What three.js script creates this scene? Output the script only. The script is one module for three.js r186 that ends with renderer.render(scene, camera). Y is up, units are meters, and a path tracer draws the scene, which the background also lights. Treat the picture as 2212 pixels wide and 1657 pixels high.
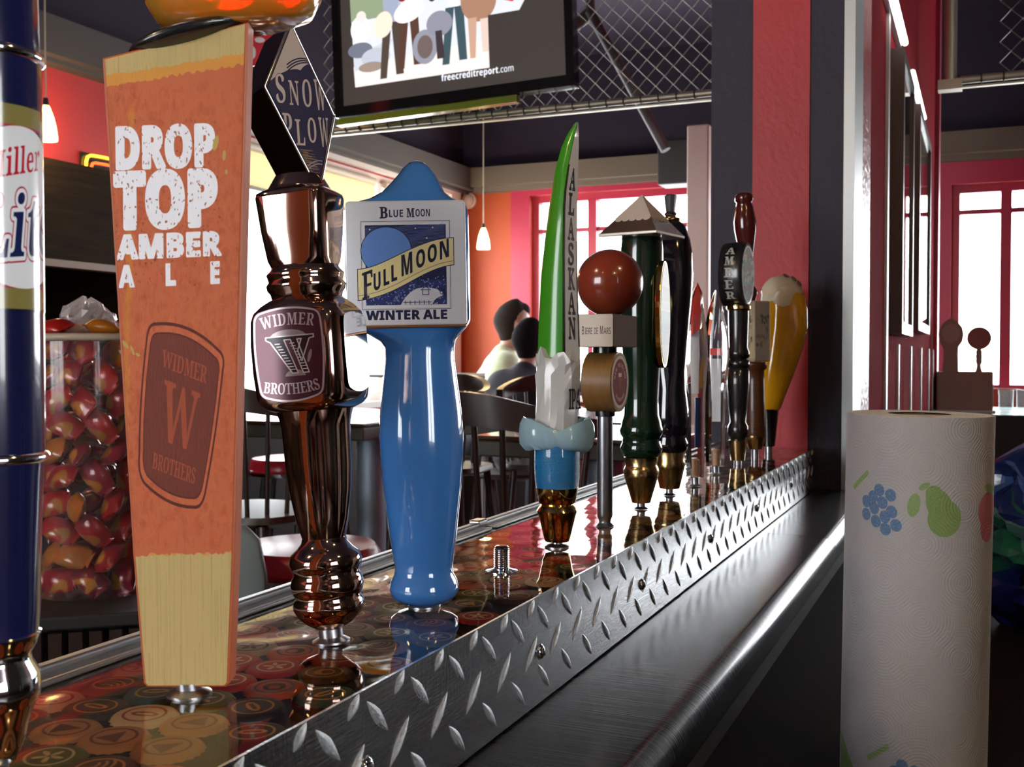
import * as THREE from 'three';
import { RoundedBoxGeometry } from 'three/addons/geometries/RoundedBoxGeometry.js';
import { mergeGeometries, toCreasedNormals } from 'three/addons/utils/BufferGeometryUtils.js';
import { MarchingCubes } from 'three/addons/objects/MarchingCubes.js';
import { RectAreaLightUniformsLib } from 'three/addons/lights/RectAreaLightUniformsLib.js';
RectAreaLightUniformsLib.init();

// ---------------------------------------------------------------- camera, sky, exposure
const BT = 1.07;                       // the bar top above the floor; every height below is given from the bar top
const scene = new THREE.Scene();
const camera = new THREE.PerspectiveCamera(38.84, 2212 / 1657, 0.05, 60);
camera.position.set(0, BT + 0.168, 0);
camera.rotation.order = 'YXZ';
camera.rotation.set(-0.02468, 0.40921, 0);
camera.focus = 0.78;
camera.userData.fStop = 26;
scene.background = new THREE.Color(0.93, 0.97, 1.0).multiplyScalar(10);   // bright overcast sky
const renderer = new THREE.WebGLRenderer({ antialias: true });
renderer.toneMapping = THREE.LinearToneMapping;
renderer.toneMappingExposure = 1.3;
renderer.shadowMap.enabled = true;

// ---------------------------------------------------------------- helpers
let seed = 7;
const rnd = () => { seed = (seed * 1664525 + 1013904223) >>> 0; return seed / 4294967296; };
const rr = (a, b) => a + (b - a) * rnd();
const V = (x, y, z) => new THREE.Vector3(x, y, z);
const taken = new Map();
function numbered(name) { const n = taken.get(name) ?? 0; taken.set(name, n + 1); return n ? name + '_' + String(n).padStart(3, '0') : name; }
function tag(o, label, category, group, kind) {
  if (label) o.userData.label = label;
  if (category) o.userData.category = category;
  if (group) o.userData.group = group;
  if (kind) o.userData.kind = kind;
  return o;
}
function thing(name, label, category, [x, y, z], { turn = 0, lean = 0, pitch = 0, group } = {}) {
  const g = new THREE.Group();
  g.name = numbered(name); g.position.set(x, y + BT, z); g.rotation.order = 'ZYX'; g.rotation.set(pitch, turn, lean);
  scene.add(g);
  return tag(g, label, category, group);
}
function part(parent, name, geo, mat, p = [0, 0, 0], r = [0, 0, 0], label) {
  const m = new THREE.Mesh(geo, mat);
  m.name = name; m.position.set(...p); m.rotation.set(...r);
  if (label) m.userData.label = label;
  parent.add(m);
  return m;
}
function solo(name, geo, mat, label, category, [x, y, z], { turn = 0, group, kind } = {}) {
  const m = new THREE.Mesh(geo, mat);
  m.name = numbered(name); m.position.set(x, y + BT, z); m.rotation.y = turn; scene.add(m);
  return tag(m, label, category, group, kind);
}
function structure(name, geo, mat, label) {
  const m = geo ? new THREE.Mesh(geo, mat) : new THREE.Group();
  m.name = numbered(name); m.position.y = BT; scene.add(m);
  return tag(m, label, null, null, 'structure');
}
function copyOf(root, label, [x, y, z], turn) {
  const c = root.clone(); c.name = numbered(root.name.replace(/_\d{3}$/, '')); scene.add(c);
  c.userData = { ...root.userData, label }; c.position.set(x, y + BT, z); c.rotation.y = turn;
  return c;
}
// geometry
function bx(x0, x1, y0, y1, z0, z1) {   // a box whose uv are metres
  const g = new THREE.BoxGeometry(x1 - x0, y1 - y0, z1 - z0).translate((x0 + x1) / 2, (y0 + y1) / 2, (z0 + z1) / 2), p = g.attributes.position, n = g.attributes.normal, u = g.attributes.uv;
  for (let i = 0; i < p.count; i++) u.setXY(i, Math.abs(n.getX(i)) > 0.5 ? p.getZ(i) : p.getX(i), Math.abs(n.getY(i)) > 0.5 ? p.getZ(i) : p.getY(i));
  return g;
}
const rb = (w, h, d, r = 0.002, s = 3) => new RoundedBoxGeometry(w, h, d, s, r);
const cyl = (r0, r1, h, n = 24) => new THREE.CylinderGeometry(r0, r1, h, n);
const crease = (g, a = 0.6) => toCreasedNormals(g.scale(1000, 1000, 1000), a).scale(0.001, 0.001, 0.001);   // welded at a hundredth of a millimetre
const lathe = (pts, n = 48, a = 0.75) => crease(new THREE.LatheGeometry(pts.map(([r, y]) => new THREE.Vector2(Math.max(r, 0.00001), y)), n), a);
const tube = (pts, r, n = 8, k = 40, closed = false) => new THREE.TubeGeometry(new THREE.CatmullRomCurve3(pts.map((p) => V(...p)), closed, 'centripetal'), k, r, n, closed);
const rod = (a, b, r, n = 10) => { const A = V(...a), B = V(...b), d = B.clone().sub(A); return cyl(r, r, d.length(), n).applyQuaternion(new THREE.Quaternion().setFromUnitVectors(V(0, 1, 0), d.clone().normalize())).translate(...A.add(B).multiplyScalar(0.5).toArray()); };
const merge = (...gs) => mergeGeometries(gs.flat().map((g) => { const k = g.index ? g.toNonIndexed() : g; for (const n of Object.keys(k.attributes)) if (!['position', 'normal', 'uv'].includes(n)) k.deleteAttribute(n); return k; }));
// rings of points (each ring the same number), joined and capped
function skin(rings, angle = 0.6, closed = true) {
  const n = rings[0].length, pos = [], uv = [], idx = [], m = n + 1;
  rings.forEach((ring, j) => { for (let i = 0; i <= n; i++) { pos.push(...ring[i % n]); uv.push(i / n, j / (rings.length - 1)); } });
  for (let j = 0; j < rings.length - 1; j++) for (let i = 0; i < n; i++) { const a = j * m + i, b = a + 1, c = a + m, d = c + 1; idx.push(a, d, b, a, c, d); }
  if (closed) for (const [j, flip] of [[0, 1], [rings.length - 1, 0]]) {
    const c = pos.length / 3, mid = [0, 1, 2].map((k) => rings[j].reduce((s, p) => s + p[k], 0) / n);
    pos.push(...mid); uv.push(0.5, j ? 1 : 0);
    for (let i = 0; i < n; i++) { const a = j * m + i; flip ? idx.push(c, a, a + 1) : idx.push(c, a + 1, a); }
  }
  const g = new THREE.BufferGeometry();
  g.setAttribute('position', new THREE.Float32BufferAttribute(pos, 3)); g.setAttribute('uv', new THREE.Float32BufferAttribute(uv, 2)); g.setIndex(idx);
  g.computeVertexNormals();
  return crease(g, angle);
}
// superellipse sections [y, centre x, centre z, half width, half depth, exponent]
const loft = (secs, n = 48, angle = 0.8) => skin(secs.map(([y, cx, cz, a, b, e]) => Array.from({ length: n }, (_, i) => {
  const t = -(i / n) * Math.PI * 2, c = Math.cos(t), s = Math.sin(t), k = 2 / e;
  return [cx + a * Math.sign(c) * Math.abs(c) ** k, y, cz + b * Math.sign(s) * Math.abs(s) ** k];
})), angle);
function flatShape(pts, depth, bevel = 0.0008) {
  const s = new THREE.Shape(pts.map(([x, y]) => new THREE.Vector2(x, y)));
  return new THREE.ExtrudeGeometry(s, { depth, bevelEnabled: bevel > 0, bevelSize: bevel, bevelThickness: bevel, bevelSegments: 2, curveSegments: 24 });
}
// a flat outline whose uv run 0..1 over a given box
function sheet(pts, [x0, y0, x1, y1]) {
  const g = new THREE.ShapeGeometry(new THREE.Shape(pts.map(([x, y]) => new THREE.Vector2(x, y))), 24), p = g.attributes.position, u = g.attributes.uv;
  for (let i = 0; i < p.count; i++) u.setXY(i, (p.getX(i) - x0) / (x1 - x0), (p.getY(i) - y0) / (y1 - y0));
  return g;
}
const roundRect = (w, h, r, n = 6) => [[1, 1, 0], [-1, 1, 1], [-1, -1, 2], [1, -1, 3]].flatMap(([sx, sy, q]) => Array.from({ length: n + 1 }, (_, i) => {
  const t = (q + i / n) * Math.PI / 2; return [sx * (w / 2 - r) + r * Math.cos(t), sy * (h / 2 - r) + r * Math.sin(t)];
}));
const ellipse = (a, b, n = 40) => Array.from({ length: n }, (_, i) => [a * Math.cos(i / n * Math.PI * 2), b * Math.sin(i / n * Math.PI * 2)]);
// textures
function canvasMap(w, h, draw, srgb = true, rep) {
  const c = document.createElement('canvas'); c.width = w; c.height = h;
  draw(c.getContext('2d'), w, h);
  const t = new THREE.CanvasTexture(c);
  if (srgb) t.colorSpace = THREE.SRGBColorSpace;
  if (rep) { t.wrapS = t.wrapT = THREE.RepeatWrapping; t.repeat.set(...rep); }
  return t;
}
const lattice = new Float32Array(65536).map(() => rnd());
function vnoise(x, y, wx = 256, wy = 256) {
  const ix = Math.floor(x), iy = Math.floor(y), fx = x - ix, fy = y - iy, s = fx * fx * (3 - 2 * fx), t = fy * fy * (3 - 2 * fy);
  const g = (a, b) => lattice[(((b % wy) + wy) % wy) * 256 + (((a % wx) + wx) % wx)];
  return (g(ix, iy) * (1 - s) + g(ix + 1, iy) * s) * (1 - t) + (g(ix, iy + 1) * (1 - s) + g(ix + 1, iy + 1) * s) * t;
}
function dataMap(w, h, f, srgb, rep = [1, 1]) {
  const d = new Uint8Array(w * h * 4);
  for (let y = 0; y < h; y++) for (let x = 0; x < w; x++) { const c = f(x / w, y / h), o = (y * w + x) * 4; for (let k = 0; k < 3; k++) d[o + k] = Math.max(0, Math.min(255, (c.length ? c[k] : c) * 255)); d[o + 3] = 255; }
  const t = new THREE.DataTexture(d, w, h); t.magFilter = THREE.LinearFilter; t.wrapS = t.wrapT = THREE.RepeatWrapping; t.repeat.set(...rep);
  if (srgb) t.colorSpace = THREE.SRGBColorSpace;
  t.needsUpdate = true;
  return t;
}
const fineNoise = dataMap(256, 256, (u, v) => 0.5 * vnoise(u * 32, v * 32, 32, 32) + 0.3 * vnoise(u * 64, v * 64, 64, 64) + 0.2 * vnoise(u * 128, v * 128, 128, 128), false, [4, 4]);
const rollerBump = dataMap(256, 256, (u, v) => 0.6 * vnoise(u * 40, v * 24, 40, 24) + 0.4 * vnoise(u * 90, v * 60, 90, 60), false, [3, 3]);
const grainMap = (a, b, k, rep, srgb = true) => dataMap(512, 512, (u, v) => { const g = 0.55 * vnoise(u * 6 + 2 * vnoise(u * 3, v * 3, 3, 3), v * 96, 256, 96) + 0.3 * vnoise(u * 12, v * 192, 12, 192) + 0.15 * vnoise(u * 5, v * 5, 5, 5), t = g ** k; return [0, 1, 2].map((i) => a[i] + (b[i] - a[i]) * t); }, srgb, rep);
const C = (r, g, b) => new THREE.Color(r, g, b);
const mat = (c, o = {}) => new THREE.MeshPhysicalMaterial({ color: Array.isArray(c) ? C(...c) : c, roughness: 0.5, ...o });
const M = {
  chrome: mat([0.8, 0.83, 0.85], { metalness: 1, roughness: 0.08 }),
  steel: mat([0.42, 0.43, 0.46], { metalness: 1, roughness: 0.32 }),
  dullSteel: mat([0.5, 0.52, 0.52], { metalness: 1, roughness: 0.42 }),
  gold: mat([0.82, 0.56, 0.2], { metalness: 1, roughness: 0.1 }),
  brass: mat([0.62, 0.44, 0.2], { metalness: 1, roughness: 0.22 }),
  bronze: mat([0.6, 0.41, 0.33], { metalness: 1, roughness: 0.07 }),
  black: mat([0.012, 0.012, 0.013], { roughness: 0.25, clearcoat: 0.6, clearcoatRoughness: 0.08 }),
  rubber: mat([0.02, 0.02, 0.02], { roughness: 0.6 }),
  darkWood: mat([0.035, 0.018, 0.014], { roughness: 0.38, clearcoat: 0.25, clearcoatRoughness: 0.25 }),
  whiteGloss: mat([0.86, 0.86, 0.86], { roughness: 0.18 }),
  pane: mat([1, 1, 1], { roughness: 0.01, transmission: 1, thickness: 0, ior: 1.45 }),
};
// ---------------------------------------------------------------- the room
const paint = {
  orange: mat([0.42, 0.06, 0.008], { roughness: 0.55, bumpMap: rollerBump, bumpScale: 0.0006 }),
  red: mat([0.42, 0.02, 0.018], { roughness: 0.5, bumpMap: rollerBump, bumpScale: 0.0006 }),
  raspberry: mat([0.42, 0.02, 0.06], { roughness: 0.4 }),
  navy: mat([0.022, 0.018, 0.04], { roughness: 0.6, bumpMap: rollerBump, bumpScale: 0.0008 }),
  plum: mat([0.022, 0.014, 0.034], { roughness: 0.85 }),
  stripe: mat([0.5, 0.03, 0.045], { roughness: 0.5, bumpMap: rollerBump, bumpScale: 0.0008 }),
  glossRed: mat([0.3, 0.012, 0.022], { roughness: 0.9, specularIntensity: 0.02, bumpMap: rollerBump, bumpScale: 0.0012 }),
  sideRed: mat([0.5, 0.03, 0.045], { roughness: 0.35, bumpMap: rollerBump, bumpScale: 0.003 }),
  beige: mat([0.13, 0.1, 0.072], { roughness: 0.6 }),
  grey: mat([0.12, 0.115, 0.12], { roughness: 0.55 }),
  brown: mat([0.1, 0.035, 0.022], { roughness: 0.6 }),
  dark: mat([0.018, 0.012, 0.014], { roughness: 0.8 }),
};
const FY = -BT, CEIL = 2.35, XL = -3.66, XR = 3.4, ZF = -7.5, ZB = 3.2;
{
  const floorTex = dataMap(256, 256, (u, v) => { const n = 0.6 * vnoise(u * 16, v * 16, 16, 16) + 0.4 * vnoise(u * 64, v * 64, 64, 64); return [0.2 + 0.12 * n, 0.13 + 0.08 * n, 0.11 + 0.07 * n]; }, true, [0.8, 0.8]);
  structure('floor', bx(XL - 0.2, XR + 0.2, FY - 0.15, FY, ZF - 0.2, ZB + 0.2), mat([1, 1, 1], { map: floorTex, roughness: 0.35 }));
  structure('ceiling', bx(XL - 0.2, XR + 0.2, CEIL, CEIL + 0.15, ZF - 0.2, ZB + 0.2), paint.plum);
}
// a wall of boxes round one opening per entry [a0, a1, y0, y1]; at(a0, a1, y0, y1) gives the box
function wallAround(at, a0, a1, y0, y1, holes) {
  const out = []; let a = a0;
  for (const [h0, h1, v0, v1] of holes) { out.push(at(a, h0, y0, y1), at(h0, h1, y0, v0), at(h0, h1, v1, y1)); a = h1; }
  out.push(at(a, a1, y0, y1));
  return out;
}
const leftAt = (z0, z1, y0, y1) => bx(XL - 0.16, XL, y0, y1, z0, z1), farAt = (x0, x1, y0, y1) => bx(x0, x1, y0, y1, ZF - 0.16, ZF);
const backAt = (x0, x1, y0, y1) => bx(x0, x1, y0, y1, ZB, ZB + 0.16), rightAt = (z0, z1, y0, y1) => bx(XR, XR + 0.16, y0, y1, z0, z1);
const WL = [[-7.25, -4.4, -0.12, 1.37], [-4.2, -1.6, FY, 0.57]], WF = [[-3.1, -0.75, -0.12, 1.36], [-0.2, 3.1, -0.06, 1.26]], WB = [[-3.4, -1.3, -0.15, 1.5]], WR = [[0.3, 2.8, -0.15, 1.6]];
{
  const l = structure('wall_left');
  part(l, 'plaster', merge(wallAround(leftAt, ZF - 0.16, ZB + 0.16, FY, 1.58, WL)), paint.red);
  part(l, 'upper_plaster', leftAt(ZF - 0.16, ZB + 0.16, 1.58, CEIL), paint.plum);
  const f = structure('wall_far');
  part(f, 'plaster', merge(wallAround(farAt, XL, XR, FY, 1.58, WF)), paint.orange);
  part(f, 'upper_plaster', farAt(XL, XR, 1.58, CEIL), paint.plum);
  structure('wall_back', merge(wallAround(backAt, XL, XR, FY, CEIL, WB)), paint.brown);
  structure('wall_right', merge(wallAround(rightAt, ZF - 0.16, ZB + 0.16, FY, CEIL, WR)), paint.brown);
}
// dark panels added below the sills to darken the lower walls
structure('trim_6', bx(XL, XL + 0.025, FY, -0.2, ZF, -4.25), paint.dark, 'added dark panel under the left window');
structure('trim_7', bx(XL + 0.025, XR, FY, -0.2, ZF, ZF + 0.025), paint.dark, 'added dark panel under the far windows');
// windows: casing, mullions, transom, sill and panes. horizontal axis a is z (walls left, right) or x (walls far, back)
const sillMat = mat([0.62, 0.6, 0.6], { roughness: 0.4 });
function windowIn(n, [a0, a1, y0, y1], at, plane, into, bays, trim, transom, head = 0.03) {
  const w = structure('window_' + n), t = 0.05;
  const B = (p0, p1, q0, q1, d0, d1) => { const e = [plane + Math.min(d0 * into, d1 * into), plane + Math.max(d0 * into, d1 * into)]; return at === 'x' ? bx(p0, p1, q0, q1, e[0], e[1]) : bx(e[0], e[1], q0, q1, p0, p1); };
  part(w, 'casing', merge(B(a0 - 0.15, a0, y0 - 0.04, y1 + head, 0, 0.03), B(a1, a1 + 0.15, y0 - 0.04, y1 + head, 0, 0.03), B(a0, a1, y1, y1 + head, 0, 0.03)), trim);
  part(w, 'frame', merge(B(a0, a0 + t, y0, y1, -0.12, -0.04), B(a1 - t, a1, y0, y1, -0.12, -0.04), B(a0 + t, a1 - t, y0, y0 + t, -0.12, -0.04), B(a0 + t, a1 - t, y1 - t, y1, -0.12, -0.04)), trim);
  const at0 = Array.isArray(bays) ? bays : Array.from({ length: bays - 1 }, (_, i) => a0 + (i + 1) * (a1 - a0) / bays), q = 0.032;
  for (const m of at0) part(w, 'mullion', B(m - q, m + q, y0 + t, y1 - t, -0.12, -0.03), trim);
  const edges = [a0, ...at0, a1];
  for (let i = 0; i < edges.length - 1; i++) {
    const p0 = edges[i] + (i ? q : t), p1 = edges[i + 1] - (i < edges.length - 2 ? q : t);
    if (transom) part(w, 'transom_bar', B(p0, p1, y1 - transom - 0.015, y1 - transom + 0.015, -0.11, -0.05), trim);
    part(w, 'pane', B(p0, p1, y0 + t, y1 - t, -0.083, -0.08), M.pane);
  }
  part(w, 'sill', B(a0 - 0.1, a1 + 0.1, y0 - 0.04, y0, -0.16, 0.07), sillMat);
}
windowIn(1, WL[0], 'z', XL, 1, 3, mat([0.7, 0.66, 0.6], { roughness: 0.4 }), 0);
windowIn(2, WF[0], 'x', ZF, 1, [-2.63, -1.62], paint.raspberry, 0.26, 0.04);
windowIn(3, WF[1], 'x', ZF, 1, [0.12, 1.2, 2.2], paint.raspberry, 0.17, 0.14);
windowIn(4, WB[0], 'x', ZB, -1, 3, paint.raspberry, 0);
windowIn(5, WR[0], 'z', XR, -1, 3, paint.raspberry, 0);
// beams that run round the room above the windows
structure('trim_1', merge(bx(XL, XL + 0.12, 1.42, 1.58, ZF, ZB), bx(XL, XL + 0.07, 1.40, 1.425, ZF, ZB)), mat([0.07, 0.062, 0.058], { roughness: 0.7 }));
structure('trim_2', merge(bx(XL + 0.12, XR, 1.44, 1.58, ZF, ZF + 0.12), bx(XL + 0.12, XR, 1.40, 1.44, ZF, ZF + 0.07)), paint.beige);
// pillar at the end of the bar, dark with one red band, and the partition behind it
{
  const p = structure('pillar', bx(-0.478, -0.221, FY, CEIL, -2.32, -2.05), paint.navy, 'dark blue pillar with a red band where the bar ends');
  part(p, 'red_band', bx(-0.399, -0.296, FY, CEIL, -2.0505, -2.046), paint.stripe);
  part(p, 'corner_guard', merge(bx(-0.221, -0.217, FY, CEIL, -2.19, -2.0495), bx(-0.236, -0.217, FY, CEIL, -2.05, -2.0485)), M.dullSteel);
  part(p, 'red_side', bx(-0.221, -0.2175, FY, CEIL, -2.35, -2.19), paint.sideRed);
  const w = structure('wall_partition', bx(-0.36, -0.219, FY, CEIL, -5.45, -2.32), paint.glossRed, 'glossy dark red partition wall with hung frames');
  part(w, 'end_post', bx(-0.37, -0.2, FY, CEIL, -5.6, -5.45), paint.raspberry);
  part(w, 'corner_strip', bx(-0.219, -0.212, FY, CEIL, -2.76, -2.72), M.dullSteel);
  for (const z of [-2.76, -3.31, -3.86, -4.41, -4.96]) part(w, 'panel', bx(-0.219, -0.212, FY, 0.17, z - 0.535, z - 0.01), paint.glossRed);
  for (const z of [-3.06, -3.6, -4.2, -4.8, -5.2]) part(w, 'batten', bx(-0.2125, -0.206, FY, 0.2, z - 0.012, z + 0.012), M.dullSteel);
}
// two framed pictures behind glass on the partition, each under a slim tube lamp
const frameWood = mat([0.06, 0.03, 0.022], { roughness: 0.35 });
[[-2.86, -3.3, 0.225, 0.93], [-3.6, -4.35, 0.25, 0.95]].forEach(([z0, z1, y0, y1], i) => {
  const t = thing('framed_picture', i ? 'dark framed glass picture further from the pillar on red partition' : 'dark framed glass picture next to the pillar on red partition', 'picture', [-0.2185, y0, (z0 + z1) / 2]);
  const h = y1 - y0, d = (z0 - z1) / 2, b = 0.03;
  part(t, 'frame', merge(bx(0, 0.032, 0, b, -d, d), bx(0, 0.032, h - b, h, -d, d), bx(0, 0.032, b, h - b, -d, -d + b), bx(0, 0.032, b, h - b, d - b, d)), frameWood);
  part(t, 'print', bx(0.004, 0.01, b, h - b, -d + b, d - b), mat([0.05, 0.045, 0.055], { roughness: 0.6 }));
  part(t, 'glass', bx(0.024, 0.026, b, h - b, -d + b, d - b), M.pane);
});
const tubeGlow = mat([1, 1, 1], { emissive: C(1, 0.97, 0.9), emissiveIntensity: 5 });
[[-2.62, -3.05], [-3.36, -4.03]].forEach(([z0, z1], i) => {
  const t = thing('tube_lamp', i ? 'lit white tube lamp farther along the red partition' : 'lit white tube lamp nearest the pillar on red partition', 'lamp', [-0.2185, 0.99, (z0 + z1) / 2]);
  const L = z0 - z1;
  part(t, 'fitting', bx(0, 0.012, -0.011, 0.011, -L / 2, L / 2), M.dullSteel);
  part(t, 'tube', cyl(0.008, 0.008, L - 0.01, 12).rotateX(Math.PI / 2).translate(0.021, 0, 0), tubeGlow);
  const l = new THREE.RectAreaLight(C(1, 0.97, 0.9), 4, L - 0.02, 0.014); l.position.set(0.031, 0, 0); l.rotation.y = -Math.PI / 2; l.name = 'tube_light'; t.add(l);
});
// pale post by the far window
solo('post', rb(0.135, 2.65, 0.1, 0.01).translate(0, 1.325, 0), mat([0.56, 0.42, 0.37], { roughness: 0.6, bumpMap: fineNoise, bumpScale: 0.001 }), 'pale square post standing in front of the far window', 'post', [-1.61, FY, -6.6], { kind: 'structure' });
// wood panel above the dark alcove on the left wall
const hoodWood = mat([1, 1, 1], { map: grainMap([0.09, 0.06, 0.025], [0.2, 0.14, 0.06], 1, [1, 1]), roughness: 0.8, specularIntensity: 0.3 });
structure('trim_3', bx(XL + 0.03, XL + 0.06, 0.57, 1.0, -4.2, -1.6), hoodWood, 'brown wooden panel on the red left wall');
structure('alcove', merge(bx(XL - 1.0, XL - 0.16, FY - 0.05, FY, -4.25, -1.55), bx(XL - 1.0, XL - 0.16, 0.57, 0.62, -4.25, -1.55), bx(XL - 1.05, XL - 1.0, FY, 0.57, -4.25, -1.55), bx(XL - 1.0, XL - 0.16, FY, 0.57, -4.25, -4.2), bx(XL - 1.0, XL - 0.16, FY, 0.57, -1.6, -1.55)), hoodWood, 'deep wooden alcove under the panel on the left wall');
structure('trim_5', bx(XL + 0.02, XL + 0.1, 0.545, 0.575, -4.2, -1.6), mat([0.16, 0.09, 0.03], { roughness: 0.4 }), 'thin wooden ledge under the panel');
structure('trim_8', bx(XL, XL + 0.05, FY, 1.0, -1.6, ZB), hoodWood, 'unseen brown panelling added on the left wall beyond the alcove');  // unseen panelling added so the diamond sign reflects brown instead of red
// cream roller shades at the head of the left window
for (const [z, where] of [[-6.74, 'nearest the orange far wall'], [-5.82, 'in the middle of the left window'], [-4.92, 'nearest the red stretch of left wall']]) {
  const t = thing('roller_shade', 'cream roller shade ' + where, 'shade', [XL - 0.02, 1.1, z], { group: 'roller shades of the left window' });
  part(t, 'cloth', bx(-0.003, 0.003, 0, 0.2, -0.4, 0.4), mat([0.75, 0.66, 0.45], { transmission: 0.4, roughness: 0.95, side: THREE.DoubleSide }));
  part(t, 'roller', cyl(0.025, 0.025, 0.8, 16).rotateX(Math.PI / 2).translate(0, 0.215, 0), mat([0.6, 0.55, 0.42]));
  part(t, 'hem_bar', bx(-0.008, 0.008, -0.02, 0, -0.4, 0.4), mat([0.35, 0.33, 0.26]));
}
// chain-link screens hung from the ceiling over the bar
const wireMat = mat([0.36, 0.34, 0.3], { metalness: 0.9, roughness: 0.45 }), pipeMat = mat([0.5, 0.47, 0.36], { metalness: 0.7, roughness: 0.45 });
function chainScreen(label, x0, x1, y0, y1, z, postAt) {
  const t = thing('chain_link_screen', label, 'fence', [x0, y0, z]);
  const W = x1 - x0, Hh = y1 - y0, c = 0.036, n = Math.ceil(Hh / c), pts = [];
  for (let k = 0; k <= n; k++) pts.push([(k % 2 ? c : 0), k * c, (k % 2 ? 0.0025 : -0.0025)]);
  const segs = [];
  for (let k = 0; k < n; k++) segs.push(rod(pts[k], pts[k + 1], 0.0016, 5));
  const wireA = merge(segs), wireB = wireA.clone().scale(-1, 1, -1).translate(c, 0, 0);
  for (let i = postAt === undefined ? 0 : 5; i * c < W - c; i++) part(t, 'wire', i % 2 ? wireB : wireA, wireMat, [i * c, 0.012, 0]);
  part(t, 'bottom_pipe', cyl(0.014, 0.014, W, 14).rotateZ(Math.PI / 2).translate(W / 2, 0, 0), pipeMat);
  part(t, 'edge_bar', bx(0, W, -0.03, -0.024, -0.01, 0.01), pipeMat);
  const ring = new THREE.TorusGeometry(0.0165, 0.0028, 5, 12).rotateY(Math.PI / 2);
  for (let x = 0.05; x < W; x += c * 2) part(t, 'tie', ring, M.rubber, [x, 0, 0]);
  if (postAt !== undefined) { part(t, 'post', cyl(0.022, 0.022, Hh, 14).translate(postAt, Hh / 2, 0), pipeMat); part(t, 'hanger', bx(postAt - 0.04, postAt + 0.04, -0.035, 0.0, -0.03, 0.03), pipeMat); }
  part(t, 'hanger', cyl(0.006, 0.006, Hh, 8).translate(W * 0.98, Hh / 2, 0), M.dullSteel);
  return t;
}
chainScreen('long hanging chain-link screen behind the television', -2.75, -0.48, 1.19, CEIL, -4.2);
chainScreen('hanging chain-link screen with corner post right of the red partition', -0.14, 1.6, 1.15, CEIL, -4.2, 0.02);
{
  const t = thing('wall_sensor', 'small pale round sensor in the corner beside the orange wall', 'sensor', [-3.6, 1.35, -7.49]);
  part(t, 'base', cyl(0.06, 0.06, 0.02, 28).rotateX(Math.PI / 2).translate(0, 0, 0.01), mat([0.6, 0.45, 0.42]));
  part(t, 'dome', new THREE.SphereGeometry(0.048, 24, 16).scale(1, 1, 0.7).translate(0, 0, 0.02), mat([0.55, 0.4, 0.38], { roughness: 0.3 }));
}
{
  const t = thing('hand_rail', 'steel pipe rail behind the seated guests table', 'rail', [-2.95, FY, -5.3]);
  part(t, 'pipe', cyl(0.014, 0.014, 1.0, 14).rotateZ(Math.PI / 2).translate(0, BT + 0.066, 0), M.dullSteel);
  for (const x of [-0.48, 0.48]) part(t, 'post', cyl(0.013, 0.013, BT + 0.066, 12).translate(x, (BT + 0.066) / 2, 0), M.dullSteel);
}
// braces and a beam under the dark ceiling
solo('ceiling_brace', rod([-1.62, 1.7, -4.6], [-1.27, 1.06, -4.6], 0.022, 12), paint.grey, 'grey slanting steel brace behind the chain-link screen', 'brace', [0, 0, 0], { group: 'ceiling braces', kind: 'structure' });
solo('ceiling_brace', rod([-1.62, 1.7, -4.62], [-1.95, 1.5, -4.62], 0.03, 12), paint.grey, 'short grey steel brace meeting the slanting one', 'brace', [0, 0, 0], { group: 'ceiling braces', kind: 'structure' });
solo('ceiling_brace', rod([-1.62, CEIL, -4.61], [-1.62, 1.68, -4.61], 0.022, 12), paint.grey, 'upright grey steel hanger above the slanting braces', 'brace', [0, 0, 0], { group: 'ceiling braces', kind: 'structure' });
solo('speaker', rb(0.22, 0.3, 0.2, 0.012).translate(0, 0.15, 0), M.rubber, 'black box speaker fixed on the far beam above window', 'speaker', [-1.93, 1.33, -7.27], {});
// ---------------------------------------------------------------- lamps, television, signs
function pendant(label, [x, y, z], power, seen = true) {
  const t = thing('pendant_lamp', label, 'lamp', [x, y, z], { group: 'small glass pendant lamps' });
  part(t, 'cord', cyl(0.0035, 0.0035, CEIL - y - 0.15, 6).translate(0, 0.15 + (CEIL - y - 0.15) / 2, 0), mat([0.5, 0.42, 0.3]));
  part(t, 'shade', lathe([[0.043, 0], [0.045, 0.01], [0.04, 0.05], [0.03, 0.095], [0.018, 0.13], [0.008, 0.15], [0.007, 0.15], [0.016, 0.128], [0.028, 0.094], [0.038, 0.05], [0.042, 0.01], [0.043, 0]], 28), mat([1, 0.86, 0.55], { transmission: 0.6, roughness: 0.6, emissive: C(1, 0.78, 0.38), emissiveIntensity: 0.9 }));
  part(t, 'cap', cyl(0.01, 0.014, 0.03, 12).translate(0, 0.155, 0), M.rubber);
  part(t, 'bulb', new THREE.SphereGeometry(0.016, 16, 12).scale(1, 1.4, 1).translate(0, 0.06, 0), mat([1, 0.9, 0.7], { emissive: C(1, 0.78, 0.42), emissiveIntensity: 14 }));
  const l = new THREE.PointLight(C(1, 0.76, 0.45), power); l.position.set(0, 0.06, 0); l.name = 'pendant_light'; t.add(l);
  return t;
}
pendant('small lit glass pendant lamp against the orange far wall', [-3.07, 0.885, -6.6], 0.5);
pendant('small lit glass pendant lamp beside the dark blue tap handle', [-3.48, 1.04, -3.3], 0.3);
pendant('small lit glass pendant lamp above the added dark cooler', [0.55, 1.15, -0.55], 0.3);
pendant('small lit glass pendant lamp behind the added dark cooler', [0.75, 1.2, 0.45], 0.4);
pendant('small lit glass pendant lamp nearest the back wall window', [-1.25, 1.3, 0.25], 0.7);
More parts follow.
